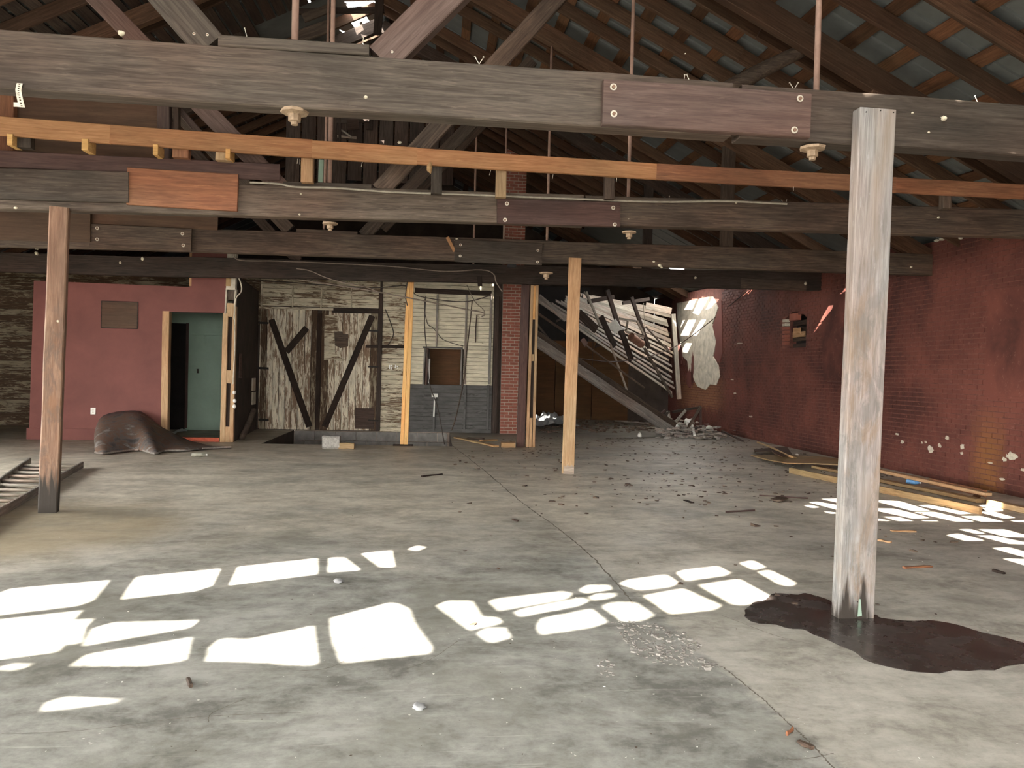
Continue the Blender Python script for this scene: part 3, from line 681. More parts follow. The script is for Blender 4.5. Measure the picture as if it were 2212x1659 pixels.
rows(xdl, xdr, zdt + 0.03, ZT, 0.105, M_PEELH)
rows(xdr + 0.06, Xat(880), 0.0, ZT, 0.105, M_PEELH)
def in_open(z): return zo0 < z < zo1
for (xa, xb, sk) in ((Xat(882), xo0 - 0.06, None), (xo0 - 0.06, xo1 + 0.05, in_open), (xo1 + 0.05, Xat(1064), None)):
    rows(xa, xb, zo0, ZT, 0.097, M_SIDING, skip=sk)
    rows(xa, xb, 0.0, zo0, 0.097 * 1.0, M_SIDGREY, gap=0.003)
# thin battens, posts and rails on the partition
for (px, y0, y1, w, mt) in ((944, 636, 750, 0.045, M_GREYW), (1006, 636, 830, 0.05, M_GREYW), (1059, 636, 830, 0.06, M_GREYW), (1004, 832, 928, 0.05, M_SIDGREY), (1054, 832, 928, 0.06, M_SIDGREY), (937, 900, 930, 0.05, M_SIDGREY),
                            (632, 618, 665, 0.035, M_PEELH), (694, 620, 667, 0.035, M_PEELH), (759, 622, 670, 0.03, M_PEELH), (562, 614, 925, 0.035, M_PEELV)):
    vpost('batten', (px + (y1 - y0) * 0.012, y0), (px - (y1 - y0) * 0.012, y1), YD - 0.03, w, 0.03, mt, WD)
vpost('dark_post', (823, 632), (816, 930), YD - 0.06, 0.1, 0.06, M_BEAM4, WD)
vpost('dark_post', (880, 612), (872, 930), YD - 0.03, 0.05, 0.04, M_DARKW, WD)
vpost('dark_post', (1074, 640), (1068, 936), YD - 0.06, 0.11, 0.1, M_BEAM4, WD)
pb('rail', (896, 627), (1062, 634), YD - 0.04, 0.12, 0.05, M_BEAM4, WD)
pb('rail', (790, 748), (878, 749), YD - 0.05, 0.075, 0.03, M_DARKW, WD)
pb('rail', (560, 664), (720, 668), YD - 0.06, 0.06, 0.05, M_PEELH, WD)
pb('rail', (718, 670), (818, 672), YD - 0.05, 0.13, 0.04, M_BEAM4, WD)
# opening in the cream siding
put('opening_panel', poly_prism([(xo0 - .2, YD + 0.5, zo0 - .2), (xo1 + .2, YD + 0.5, zo0 - .2), (xo1 + .2, YD + 0.5, zo1 + .2), (xo0 - .2, YD + 0.5, zo1 + .2)], V((0, 0.03, 0))), None, WD, M_PLYD)
vpost('opening_frame', (918, 750), (914, 831), YD - 0.04, 0.04, 0.08, M_GREYW, WD)
vpost('opening_frame', (924, 752), (920, 831), YD - 0.03, 0.05, 0.06, M_PLATE, WD)
vpost('opening_frame', (998, 752), (995, 831), YD - 0.04, 0.04, 0.06, M_GREYW, WD)
pb('opening_frame', (913, 750), (1000, 752), YD - 0.05, 0.04, 0.06, M_SIDGREY, WD)
vpost('white_strip', (928, 775), (926, 828), YD + 0.03, 0.04, 0.03, M_WHITE, WD)
vpost('white_strip', (939, 852), (937, 900), YD - 0.07, 0.035, 0.03, M_WHITE, WD)
box('white_strip', at(935, 856, YD - 0.075) + V((-.03, 0, -.02)), at(943, 852, YD - 0.075) + V((.03, .03, .02)), M_WHITE, WD)
# stencilled number on the plank wall
for (x0, x1, y0, y1) in ((443, 462, 1535, 1600), (475, 500, 1535, 1552), (480, 500, 1568, 1580), (480, 496, 1590, 1605), (540, 553, 1535, 1578), (535, 560, 1572, 1584), (568, 588, 1550, 1568), (578, 592, 1574, 1600)):
    a = at(780 + x0 / 7.373, 580 + y1 / 7.373, YD); b = at(780 + x1 / 7.373, 580 + y0 / 7.373, YD)
    box('stencil_mark', (a.x, YD - 0.008, a.z), (b.x, YD + 0.006, b.z), M_STENCIL, WD)
# barn door leaves
def leaf(nm, label, xa, xb, n, seed):
    r = random.Random(seed)
    d = thing(nm, ((xa + xb) / 2, YD, 0), label, None, kind='structure')
    wv = (xb - xa) / n
    for i in range(n):
        x = xa + wv * (i + 0.5); zt = zdt + r.uniform(-0.02, 0.01)
        timber('plank', (x, YD - 0.03, 0.02), (x, YD - 0.03, zt), wv - 0.007, 0.03, M_PEELV if r.random() < 0.8 else M_PEELD, d, up=V((1, 0, 0)), n=5)
    return d
D1 = leaf('door_1', 'left barn door leaf with a broken K brace', xdl + 0.03, xdm - 0.03, 9, 1)
D2 = leaf('door_2', 'right barn door leaf with one slanting brace', xdm + 0.06, xdr - 0.03, 8, 2)
pb('brace', (586, 690), (668, 922), YD - 0.075, 0.145, 0.03, M_DARKW, D1)
pb('brace', (618, 760), (662, 708), YD - 0.08, 0.15, 0.03, M_DARKW, D1)
pb('brace', (804, 682), (701, 922), YD - 0.075, 0.145, 0.03, M_DARKW, D2)
vpost('dark_gap_strip', (690, 677), (684, 926), YD - 0.06, 0.1, 0.03, M_DARKW, D2)  # near-black strip in place of the shaded gap between the leaves
for y in (697, 795, 906): pb('strap_hinge', (558, y), (580, y + 1), YD - 0.07, 0.05, 0.012, M_IRON, D1)
for y in (714, 792, 908): pb('strap_hinge', (795, y), (818, y + 1), YD - 0.07, 0.04, 0.012, M_IRON, D2)
a, b = at(767, 926, YD - 0.06), at(808, 882, YD - 0.06)
box('kick_board', (a.x, YD - 0.07, max(a.z, 0.02)), (b.x, YD - 0.045, b.z), M_BEAM4, D2)
q = [at(x, y, YD - 0.058) for x, y in ((722, 715), (738, 716), (742, 722), (752, 722), (752, 748), (735, 752), (722, 745))]
put('bare_patch', poly_prism(q, V((0, 0.012, 0))), None, D2, M_BEAM3)
q = [at(x, y, YD - 0.062) for x, y in ((701, 680), (729, 680), (729, 716), (722, 716), (724, 764), (735, 772), (745, 776), (738, 782), (720, 776), (700, 778))]
put('paint_remnant', poly_prism(q, V((0, 0.014, 0))), None, D2, M_PEELH)

# chimney, brick by brick
CHX0, CHX1, CHY = Xat(1080, 900, 18.68), Xat(1080, 900, 18.68) + 0.52, 18.68
CH = thing('brick_chimney', (CHX0 + 0.26, CHY + 0.25, 0), 'tall square red brick chimney rising past the beams beside the cream siding', 'chimney')
box('mortar_core', (CHX0 + 0.006, CHY + 0.006, 0), (CHX1 - 0.006, CHY + 0.5, 7.6), M_MORTAR, CH, ch=0)
def chb(L):
    me = timber_mesh(L - 0.014, 0.062, 0.09, 0.004, 0.001, 1, 9); me.materials.append(M_CHBRICK); return me
cfull, chalf = chb(0.208), chb(0.104)
for k in range(94):
    z = 0.04 + k * 0.0765; x = CHX0; half = k % 2
    for L in ((0.104, 0.208, 0.208) if half else (0.208, 0.208, 0.104)):
        put('brick', cfull if L > 0.15 else chalf, Matrix.Translation((x + L / 2, CHY + 0.045 + RND.uniform(-0.003, 0.003), z)), CH); x += L

# ------------------------------------------------------------------ red partition (plane Y=15.5)
YR = 15.5
pts = [(62, 952), (73, 606), (410, 620), (413, 546), (495, 548), (487, 676), (351, 673), (347, 948)]
WP = put('wall_partition', poly_prism([at(x, y, YR) if i not in (0, 7) else V((at(x, y, YR).x, YR, 0)) for i, (x, y) in enumerate(pts)], V((0, 0.12, 0))), None, None, M_REDPAINT, kind='structure', label='dark red plasterboard partition with a doorway')
a = at(62, 925, YR); b = at(347, 940, YR)
box('baseboard_partition', (a.x - 0.03, YR - 0.02, 0), (b.x, YR, 0.22), M_REDPAINT, None, kind='structure')
a, b = at(219, 708, YR), at(298, 653, YR)
box('vent_panel', (a.x, YR - 0.012, a.z), (b.x, YR + 0.005, b.z), M_PLY, WP)
for z in (a.z, b.z): box('vent_rim', (a.x, YR - 0.02, z - 0.008), (b.x, YR - 0.01, z + 0.008), M_BEAM4, WP)
for x in (a.x, b.x): box('vent_rim', (x - 0.008, YR - 0.02, a.z), (x + 0.008, YR - 0.01, b.z), M_BEAM4, WP)
a, b = at(196, 895, YR), at(207, 881, YR)
oc = box('outlet_cover', (a.x, YR - 0.012, a.z), (b.x, YR - 0.001, b.z), M_WHITE, WP, ch=0.003)
for dz in (-0.025, 0.025): box('outlet_slot', ((a.x + b.x) / 2 - 0.012, YR - 0.015, (a.z + b.z) / 2 + dz - 0.012), ((a.x + b.x) / 2 + 0.012, YR - 0.011, (a.z + b.z) / 2 + dz + 0.012), M_CREAM, oc)
# doorway lining
DF = thing('trim_1', at(420, 940, YR), None, None, kind='structure')
vpost('jamb', (358, 672), (354, 945), YR - 0.005, 0.13, 0.14, M_PINE, DF)
vpost('jamb', (412, 546), (411, 618), YR - 0.004, 0.05, 0.1, M_PINE, DF)
vpost('stud', (487, 676), (480, 955), YR - 0.01, 0.1, 0.1, M_PINE, DF)
vpost('stud', (506, 662), (499, 955), YR - 0.01, 0.075, 0.1, M_PINE, DF)
vpost('gap_shade', (497, 680), (490, 955), YR + 0.04, 0.1, 0.03, M_DARKW, DF)  # near-black strip painting the shade between the two studs
for (y0, y1) in ((655, 684), (800, 828), (922, 955)): vpost('block', (498 - (y0 - 650) * 0.025, y0), (497 - (y1 - 650) * 0.025, y1), YR - 0.004, 0.13, 0.1, M_PINE, DF)
vpost('plaster_end', (501, 548), (498, 626), YR - 0.02, 0.18, 0.12, M_CREAM, DF)
vpost('plaster_end', (489, 622), (486, 678), YR - 0.02, 0.03, 0.12, M_CREAM, DF)
vpost('plaster_end', (508, 625), (504, 700), YR - 0.01, 0.02, 0.12, M_CREAM, DF)
vpost('block', (495, 574), (493, 618), YR - 0.035, 0.1, 0.03, M_LUMBER, DF)
vpost('block', (498, 628), (497, 648), YR + 0.02, 0.16, 0.06, M_BEAM3, DF)
a, b = fl(372, 954), fl(478, 953)
box('threshold', (a.x, YR + 0.02, 0), (b.x, YR + 0.13, 0.08), M_THRESH, DF)
# room behind: green wall with dark doorway, dark side walls
WG = thing('wall_green', at(430, 900, 18.3), 'green painted wall seen through the doorway', None, kind='structure')
YG = 18.3
ga, gb, gc = Xat(340, 780, YG), Xat(402, 780, YG), Xat(535, 780, YG)
zc = at(385, 698, YG).z
put('plaster_face', poly_prism([(gb, YG, 0), (gc, YG, 0), (gc, YG, 3), (ga, YG, 3), (ga, YG, zc), (gb, YG, zc)], V((0, 0.08, 0))), None, WG, M_GREEN)
vpost('door_casing', (405, 698), (401, 925), YG - 0.02, 0.06, 0.04, M_PLATE2, WG)
box('dark_panel', (ga, YG + 0.1, 0), (gb, YG + 0.14, zc), M_DARK, WG)  # near-black panel standing in for the unlit space beyond the doorway
pb('coat_rail', (412, 721), (486, 723), YG - 0.03, 0.05, 0.03, M_GREEN, WG)
vpost('rail_bracket', (444, 723), (443, 745), YG - 0.02, 0.03, 0.02, M_GREEN, WG)
vpost('light_switch', (427, 797), (427, 806), YG - 0.01, 0.04, 0.01, M_BEAM3, WG)
wall_prism('wall_side', [(Xat(511, 780, 15.7), 15.66, 0), (Xat(556), YD, 0), (Xat(556), YD, 3.3), (Xat(511, 780, 15.7), 15.66, 3.3)], V((-0.1, 0, 0)), M_DARKWALL)

# ================================================================== TRUSSES
washer_me = None
def ring_mesh(r, h, sides=14):
    vs, fs = [], []
    for (rr, y) in ((r, 0), (r, -h), (r * 0.55, -h), (r * 0.5, 0)):
        for k in range(sides):
            a = 2 * math.pi * k / sides; vs.append((rr * math.cos(a), y, rr * math.sin(a)))
    for j in range(3):
        for k in range(sides):
            k2 = (k + 1) % sides; fs.append((j * sides + k, j * sides + k2, (j + 1) * sides + k2, (j + 1) * sides + k))
    fs = [tuple(reversed(f)) for f in fs]
    return mesh_from(vs, fs)
washer_me = ring_mesh(1, 0.18); washer_me.materials.append(M_WASH)
def nut_mesh(n=6):
    vs = [(math.cos(2 * math.pi * k / n), y, math.sin(2 * math.pi * k / n)) for y in (0, -0.9) for k in range(n)]
    fs = [(k, (k + 1) % n, n + (k + 1) % n, n + k) for k in range(n)] + [tuple(range(2 * n - 1, n - 1, -1))]
    return mesh_from(vs, fs)
nut_me = nut_mesh(); nut_me.materials.append(M_BOLT)
def bolt(px, Yf, r, parent):
    p = at(*px, Yf); M = Matrix.Translation(p) @ Matrix.Scale(r, 4)
    w_ = put('washer', washer_me, M, parent)
    put('bolt_head', nut_me, Matrix.Translation(p) @ Matrix.Scale(r * 0.55, 4), w_)
def lathe_mesh(prof, n=14):
    vs, fs = [], []
    for (r, z) in prof:
        for k in range(n):
            a = 2 * math.pi * k / n; vs.append((r * math.cos(a), r * math.sin(a), z))
    for j in range(len(prof) - 1):
        for k in range(n):
            k2 = (k + 1) % n; fs.append((j * n + k, j * n + k2, (j + 1) * n + k2, (j + 1) * n + k))
    return mesh_from(vs, fs)
rodnut_me = lathe_mesh([(0.0, 0.0), (0.115, 0.0), (0.11, -0.022), (0.06, -0.03), (0.05, -0.035), (0.05, -0.085), (0.03, -0.09), (0.028, -0.115), (0, -0.115)], 8)
rodnut_me.materials.append(M_NUT)
def rod(px, ytop, ybot, Yf, parent, zt, r=0.02, plate=True):
    p = at(px, ybot, Yf + 0.07); p.y = Yf + 0.07
    o = tube('tie_rod', [p, V((p.x, p.y, zt))], r, M_ROD, parent, 8)
    return p
def rodnut(px, py, Yf, parent, s=1.0):
    p = at(px, py, Yf + 0.03); put('rod_nut', rodnut_me, Matrix.Translation(p + V((0, 0.04, 0))) @ Matrix.Scale(s, 4), parent)
def nail(px, py, dx, Yf, parent, L=0.045):
    p = at(px, py, Yf + 0.03); d = V((dx, 0, 1)).normalized()
    tube('nail', [p - d * 0.015, p + d * L], 0.0025, M_WASH, parent, 5)
    tube('nail_head', [p + d * L, p + d * (L + 0.004)], 0.006, M_WASH, parent, 6)
def nest(px, py, Yf, r, parent, flat=0.8):
    put('mud_nest', lump_mesh(r, px * 0.37, flat, 0.5, 2), Matrix.Translation(at(px, py, Yf - r * 0.2)), parent, M_NEST)
def chord(a, b, Yf, h, t, mat, parent, x0, x1, name='bottom_chord', dz=0.0, jit=0.004):
    p, q = at(*a, Yf), at(*b, Yf); k = (q.z - p.z) / (q.x - p.x)
    A = V((x0, Yf + t / 2, p.z + k * (x0 - p.x) + dz)); B = V((x1, Yf + t / 2, p.z + k * (x1 - p.x) + dz))
    return timber(name, A, B, h, t, mat, parent, ch=0.008, jit=jit, n=16)
def brace(px0, px1, Yf, h, t, mat, parent, zmax, name='brace'):
    p, q = at(*px0, Yf), at(*px1, Yf); d = (q - p)
    q = p + d * ((zmax - p.z) / d.z); o = V((0, t / 2, 0))
    o.y += 0.012
    return timber(name, p + o - d.normalized() * 0.05, q + o, h, t - 0.02, mat, parent, up=V((-d.z, 0, d.x)), n=6)
def top_chords(Yf, xk, mat, parent, h=0.2, t=0.12):
    for s in (1, -1):
        X1 = XW - 0.05 if s > 0 else XL + 0.05
        z = lambda X: zraft(X, Yf, s) - h * 0.42
        timber('top_chord', (XR + s * 0.05, Yf + 0.07, z(XR)), (X1, Yf + 0.07, z(X1)), h, t, mat, parent, n=8)
def strut(px, py, Yf, zb, mat, parent, w=0.15):
    X = at(px, py, Yf).x
    timber('strut', (X, Yf + 0.07, zb), (X, Yf + 0.07, zraft(X, Yf, 1) - 0.1), w, 0.1, mat, parent, up=V((1, 0, 0)))

# --- nearest truss
Y = TY[0]
T1 = thing('roof_truss', (XR, Y, 3.0), 'nearest weathered grey timber roof truss crossing the top of the hall', 'truss', 'timber roof trusses')
xj = at(1590, 280, Y).x
c1 = chord((0, 127), (2212, 278), Y, 0.335, 0.14, M_BEAM, T1, XL, xj - 0.03)
chord((0, 127), (2212, 278), Y, 0.33, 0.14, M_BEAM, T1, xj + 0.03, XW + 0.1, dz=-0.008)
put('notch_block', poly_prism([at(x, y, Y + 0.05) for x, y in ((1560, 290), (1640, 292), (1640, 270), (1560, 270))], V((0, 0.06, 0))), None, T1, M_BEAM3)
sp = pb('splice_plate', (1303, 219), (1752, 249), Y - 0.05, 0.275, 0.05, M_PLATE, T1)
for b in ((1325, 188), (1326, 246), (1728, 213), (1716, 281)): bolt(b, Y - 0.05, 0.021, sp)
pb('cleat', (471, 86), (797, 108), Y, 0.065, 0.13, M_BEAM, T1)
brace((835, 110), (946, 0), Y, 0.195, 0.13, M_PLATE, T1, 6.2)
brace((437, 79), (369, 0), Y, 0.195, 0.13, M_BEAM, T1, 6.2)
rod(637, 0, 90, Y, T1, 7.4, 0.021); rodnut(634, 234, Y, T1, 0.75)
rod(1763, 0, 205, Y, T1, 5.8, 0.019); rodnut(1762, 314, Y, T1, 0.72)
for s_ in (-4.6,): tube('tie_rod', [V((s_, Y + 0.07, 3.3)), V((s_, Y + 0.07, 6.0))], 0.019, M_ROD, T1, 8)
top_chords(Y, -0.9, M_RAFT, T1)
for (px, py, dx) in ((533, 78, -0.3), (1034, 137, -0.6), (1036, 137, 0.6), (1477, 178, 0.1), (1490, 176, -0.5), (1714, 192, -0.7), (1716, 192, 0.6), (783, 98, 0.1), (2112, 222, -0.5)): nail(px, py, dx, Y, T1)
for (px, py, r) in ((2038, 256, 0.02), (790, 210, 0.012), (1971, 244, 0.008), (2006, 286, 0.008), (262, 72, 0.02), (1480, 116, 0.005)): nest(px, py, Y, r, T1)
for (px, py) in ((419, 73), (448, 75), (847, 112)): bolt((px, py), Y - 0.002, 0.008, T1)

# --- second truss
Y = TY[1]
T2 = thing('roof_truss', (XR, Y, 3.0), 'second roof truss, behind the orange rail, with a maroon splice plate', 'truss', 'timber roof trusses')
xj = at(1262, 480, Y).x
chord((515, 431), (2212, 483), Y, 0.325, 0.14, M_BEAM2, T2, XL, xj - 0.01)
chord((515, 431), (2212, 483), Y, 0.315, 0.14, M_BEAM3, T2, xj + 0.01, XW + 0.1, dz=0.004)
sp = pb('splice_plate', (1074, 456), (1340, 463), Y - 0.045, 0.26, 0.045, M_PLATE2, T2)
for b in ((1095, 440), (1091, 475), (1324.5, 449), (1328, 485)): bolt(b, Y - 0.045, 0.021, sp)
pb('splice_plate', (-160, 392), (277, 404), Y - 0.07, 0.305, 0.05, M_BEAM, T2)
pb('splice_plate', (274, 402), (513, 416), Y - 0.045, 0.37, 0.045, M_RUSTW, T2)
pb('cleat', (612, 397), (802, 404), Y, 0.06, 0.12, M_BEAM2, T2)
brace((600, 398), (213, 0), Y, 0.185, 0.1, M_PLATE, T2, 6.2)
brace((826, 404), (1195, 0), Y, 0.185, 0.1, M_BEAM2, T2, 6.2)
rod(712, 0, 400, Y, T2, 7.5, 0.024); rodnut(712, 480, Y, T2, 0.7)
rod(1357, 0, 435, Y, T2, 6.2, 0.02); rodnut(1361, 499, Y, T2, 0.7)
top_chords(Y, -1.1, M_RAFT, T2, h=0.26)
strut(1900, 300, Y, 3.35, M_RAFT, T2, 0.17)
for (px, py, dx) in ((1576, 440, 0.05), (1692, 440, -0.5), (1697, 440, 0.3), (1445, 432, 0.1)): nail(px, py, dx, Y, T2, 0.04)
for (px, py, r) in ((2027, 470, 0.014), (650, 419, 0.011), (647, 463, 0.012), (1358, 473, 0.007), (34, 449, 0.016), (1590, 438, 0.012), (863, 308, 0.02)): nest(px, py, Y, r, T2)
log = tube('round_strut', smooth_path([at(1560, 200, Y + .2), at(1640, 155, Y + .2), at(1735, 108, Y + .2)], 4), 0.1, M_BEAM3, T2, 9, r1=0.075)

# --- third truss
Y = TY[2]
T3 = thing('roof_truss', (XR, Y, 3.0), 'third roof truss, dark brown, resting on the middle post', 'truss', 'timber roof trusses')
chord((413, 519), (1840, 565.5), Y, 0.335, 0.13, M_BEAM3, T3, XL, XW + 0.1, jit=0.008)
sp = pb('splice_plate', (193, 508), (413, 519), Y - 0.045, 0.33, 0.045, M_BEAM3, T3)
for b in ((210, 493), (210, 517), (394, 505), (396, 530)): bolt(b, Y - 0.045, 0.024, sp)
sp = pb('splice_plate', (982, 541), (1171, 549), Y - 0.04, 0.33, 0.04, M_BEAM, T3)
for b in ((995, 529), (994, 553), (1162, 541), (1161, 566)): bolt(b, Y - 0.04, 0.02, sp)
box('notch_shade', at(1097, 577, Y - 0.045), at(1115, 571, Y - 0.045) + V((0, 0.06, 0)), M_DARK, T3)  # near-black block standing in for the shade of a notch
pb('infill_board', (-200, 478), (195, 488), Y - 0.06, 0.46, 0.03, M_PLY, T3)
pb('infill_board', (150, 466), (470, 482), Y - 0.02, 0.2, 0.03, M_PLY, T3)
pb('cleat', (640, 497), (772, 504), Y, 0.05, 0.1, M_BEAM3, T3)
brace((618, 490), (405, 268), Y + 0.02, 0.18, 0.1, M_BEAM3, T3, 6.2)
brace((790, 503), (985, 300), Y + 0.02, 0.18, 0.1, M_BEAM3, T3, 6.2)
rod(1181, 0, 540, Y, T3, 6.5, 0.02); rodnut(1181, 588, Y, T3, 0.9)
rod(700, 0, 500, Y, T3, 7.6, 0.02)
top_chords(Y, -1.5, M_RAFT, T3, h=0.24)
strut(1573, 500, Y, 3.45, M_BEAM3, T3, 0.19)
for (px, py, r) in ((1412, 565, 0.02), (1425, 573, 0.03), (1429, 578, 0.018), (1468, 580, 0.012), (987, 518, 0.03), (1968, 577, 0.02)): nest(px, py, Y, r, T3)
pb('splinter', (966, 512), (982, 543), Y - 0.03, 0.05, 0.012, M_ORANGE, T3)

# --- fourth truss
Y = TY[3]
T4 = thing('roof_truss', (XR, Y, 3.0), 'farthest blackened roof truss above the barn doors', 'truss', 'timber roof trusses')
chord((558, 580), (1750, 608), Y, 0.36, 0.14, M_BEAM4, T4, XL, XW + 0.05, jit=0.012)
brace((640, 560), (470, 380), Y + 0.02, 0.18, 0.1, M_BEAM4, T4, 6.4)
brace((830, 490), (1010, 300), Y + 0.02, 0.18, 0.1, M_BEAM3, T4, 6.4)
rod(1087, 0, 590, Y, T4, 6.8, 0.02); rod(1022, 0, 590, Y, T4, 7.2, 0.02)
top_chords(Y, -1.6, M_BEAM4, T4, h=0.24)
strut(1400, 530, Y, 3.5, M_BEAM4, T4, 0.18)
vpost('nailing_strip', (1037, 618), (1036, 596), Y - 0.02, 0.09, 0.03, M_DARKW, T4)
for (px, py, r) in ((308, 559, 0.03), (260, 567, 0.024), (79, 535, 0.04), (79, 548, 0.03), (1502, 600, 0.025), (1740, 613, 0.03)): nest(px, py, Y, r, T4, 1.1)
pb('pale_weathered_face', (1600, 612), (1742, 617), Y - 0.006, 0.2, 0.012, M_BEAM3, T4)

# ------------------------------------------------------------------ orange rail frame above the second truss
Yo = TY[1] - 0.16
RL = thing('rail_frame', at(1100, 360, Yo), 'long orange two by six rail with short cripple studs under it', 'frame')
def rail_y(x): return 271 + (414 - 271) * x / 2212 + (8 * math.sin(math.pi * x / 2212))
segs = (-200, 674, 901, 1936, 2420)
for i in range(4):
    a, b = segs[i], segs[i + 1]; m_ = (M_ORANGE, M_ORANGE, M_RUSTW, M_RUSTW)[i]
    if b - a > 700:
        mid = (a + b) / 2
        pb('rail', (a, rail_y(a)), (mid, rail_y(mid)), Yo - 0.002 * i, 0.185 - 0.008 * i, 0.045, M_ORANGE if i < 2 or i == 2 else m_, RL)
        pb('rail', (mid, rail_y(mid)), (b, rail_y(b)), Yo - 0.002 * i, 0.185 - 0.008 * i, 0.045, m_, RL)
    else: pb('rail', (a, rail_y(a)), (b, rail_y(b)), Yo - 0.002 * i, 0.185 - 0.008 * i, 0.045, m_, RL)
for (x0, x1, y0, y1, mt) in ((650, 675, 335, 393, M_PINE), (931, 955, 352, 418, M_BEAM), (1071, 1094, 362, 426, M_PINE), (1306, 1328, 376, 430, M_BEAM), (2037, 2057, 415, 450, M_BEAM2), (466, 498, 320, 346, M_PINE), (37, 64, 290, 318, M_BEAM), (372, 405, 312, 340, M_RUSTW)):
    vpost('cripple_stud', ((x0 + x1) / 2 + 1, y0 - 6), ((x0 + x1) / 2, y1), Yo + 0.05, (x1 - x0) / FPX * Yo, 0.09, mt, RL)
for (x0, x1, y0, y1) in ((15, 27, 289, 313), (176, 190, 300, 324), (330, 341, 311, 334), (487, 497, 321, 342)):
    a, b = at(x0, y1, Yo - 0.02), at(x1, y0, Yo - 0.02)
    box('nailer_block', (a.x, Yo - 0.02, a.z), (b.x, Yo + 0.16, b.z), M_YELLOW, RL)
for (px, py, dx) in ((643, 345, 0.1), (648, 346, 0.02), (783, 352, 0.3), (1060, 370, 0.3), (1195, 378, 0.2), (1332, 385, 0), (1714, 404, 0)):
    p = at(px, py, Yo); tube('nail', [p + V((0, 0, 0.01)), p + V((-dx * 0.04, 0, -0.04))], 0.003, M_WASH, RL, 5)
put('foam_scrap', lump_mesh(0.03, 5, 1.9, 0.6), Matrix.Translation(at(928, 362, Yo)), RL, M_LUMBER)
# board lying along the second truss, and the boarded upper partition behind
pb('loose_plank', (-200, 333), (604, 372), TY[1] - 0.03, 0.17, 0.028, M_PLATE2, None, label='long reddish plank lying along the left end of the second truss', cat='plank')
Yp = TY[1] + 0.35
PN = thing('boarded_panel', at(180, 330, Yp), 'dark brown plywood panel with studs between the upper beams at the left', 'panel')
q = [at(x, y, Yp) for x, y in ((-250, 190), (340, 210), (340, 345), (-250, 335))]
put('plywood', poly_prism(q, V((0, 0.02, 0))), None, PN, M_PLY)
for (x0, x1, y0, y1, mt) in ((-4, 26, 195, 340, M_RUSTW), (340, 364, 205, 345, M_PLATE), (374, 384, 215, 345, M_BEAM3)):
    vpost('stud', ((x0 + x1) / 2 + 1, y0), ((x0 + x1) / 2, y1), Yp - 0.09, (x1 - x0) / FPX * Yp, 0.08, mt, PN)
brq = pb('stud', (375, 222), (432, 290), Yp + 0.1, 0.07, 0.04, M_PLATE, PN)

# ------------------------------------------------------------------ posts
t_ = 0.09; Y = TY[0] - 0.005 - t_
p0, p1 = fl(1848, 1336), at(1898, 234, Y)
p0 = V((p0.x, Y + t_ / 2, 0.0)); p1 = V((p1.x, Y + t_ / 2, p1.z))
PR = timber('timber_post', p0, p1, 0.238, t_, M_POSTF, None, up=V((1, 0, 0)), ch=0.005, jit=0.002, label='wide silver grey timber post standing in the dark puddle', cat='post', group='timber posts')
for (px, py) in ((1871, 242), (1902, 239), (1930, 243), (1852, 1300)):
    p = at(px, py, Y); tube('nail', [p + V((0, 0.01, 0)), p - V((0, 0.003, 0))], 0.004, M_IRON, PR, 6)
put('corrosion_streak', poly_prism([at(x, y, Y - 0.003) for x, y in ((1856, 1294), (1859, 1294), (1862, 1330), (1853, 1332))], V((0, 0.004, 0))), None, PR, M_GREEN)
Y = TY[2] - 0.055
PC = timber('timber_post', V((fl(1228, 1024).x, Y + 0.025, 0)), at(1243, 557, Y) + V((0, 0.025, 0)), 0.185, 0.05, M_PINE, None, up=V((1, 0, 0)), label='tan board post standing alone in the middle of the hall', cat='post', group='timber posts')
put('scarred_foot', poly_prism([at(x, y, Y - 0.004) for x, y in ((1217, 1024), (1240, 1024), (1240, 1008), (1235, 1004), (1230, 1008), (1226, 1003), (1222, 1009), (1218, 1004))], V((0, 0.006, 0))), None, PC, M_DECK)
Y = TY[1] + 0.0
q0 = fl(105, 1106)
PL = timber('timber_post', q0 + V((0, 0, 0.0)), at(130, 449, q0.y), 0.172, 0.12, M_POSTBF, None, up=V((1, 0.25, 0)), ch=0.012, label='leaning reddish timber post beside the ladder', cat='post', group='timber posts')
put('mud_nest', lump_mesh(0.012, 3), Matrix.Translation(at(125, 694, q0.y - 0.09)), PL, M_NEST)
# thin studs along the old partition line
Y = PY0 + 0.06
SY = thing('wall_stud', fl(872, 961), 'bright yellow new wall stud standing at the edge of the pit', 'stud')
vpost('stud', (890, 607), (877, 960), Y, 0.08, 0.06, M_YELLOW, SY); vpost('stud', (882, 607), (868, 960), Y + 0.02, 0.07, 0.06, M_YELLOW, SY)
box('sole_plate', (fl(850, 961).x, PY0 - 0.1, 0.0), (fl(893, 961).x, PY0 + 0.12, 0.02), M_BEAM4, SY)
Y = 15.42
timber('timber_post', V((fl(1126, 967).x, Y, 0)), at(1136, 606, Y), 0.16, 0.12, M_PLATE2, None, up=V((1, 0, 0)), label='dark maroon timber post just right of the brick chimney', cat='post', group='timber posts')
S2 = thing('built_up_stud', fl(1150, 967), 'hollow yellow built-up stud beside the dark maroon post', 'stud')
vpost('stud', (1150, 616), (1139, 967), Y - 0.05, 0.06, 0.1, M_PINE, S2); vpost('stud', (1161, 616), (1153, 967), Y - 0.05, 0.055, 0.1, M_PINE, S2)
vpost('hollow_shade', (1155, 640), (1147, 960), Y + 0.0, 0.07, 0.02, M_DARKW, S2)  # near-black strip imitates the shade inside the hollow stud
for (y0, y1) in ((617, 690), (765, 780), (903, 966)): vpost('block', (1155 - (y0 - 616) * 0.026, y0), (1155 - (y1 - 616) * 0.026, y1), Y - 0.045, 0.06, 0.09, M_YELLOW if y0 < 700 else M_PINE, S2)

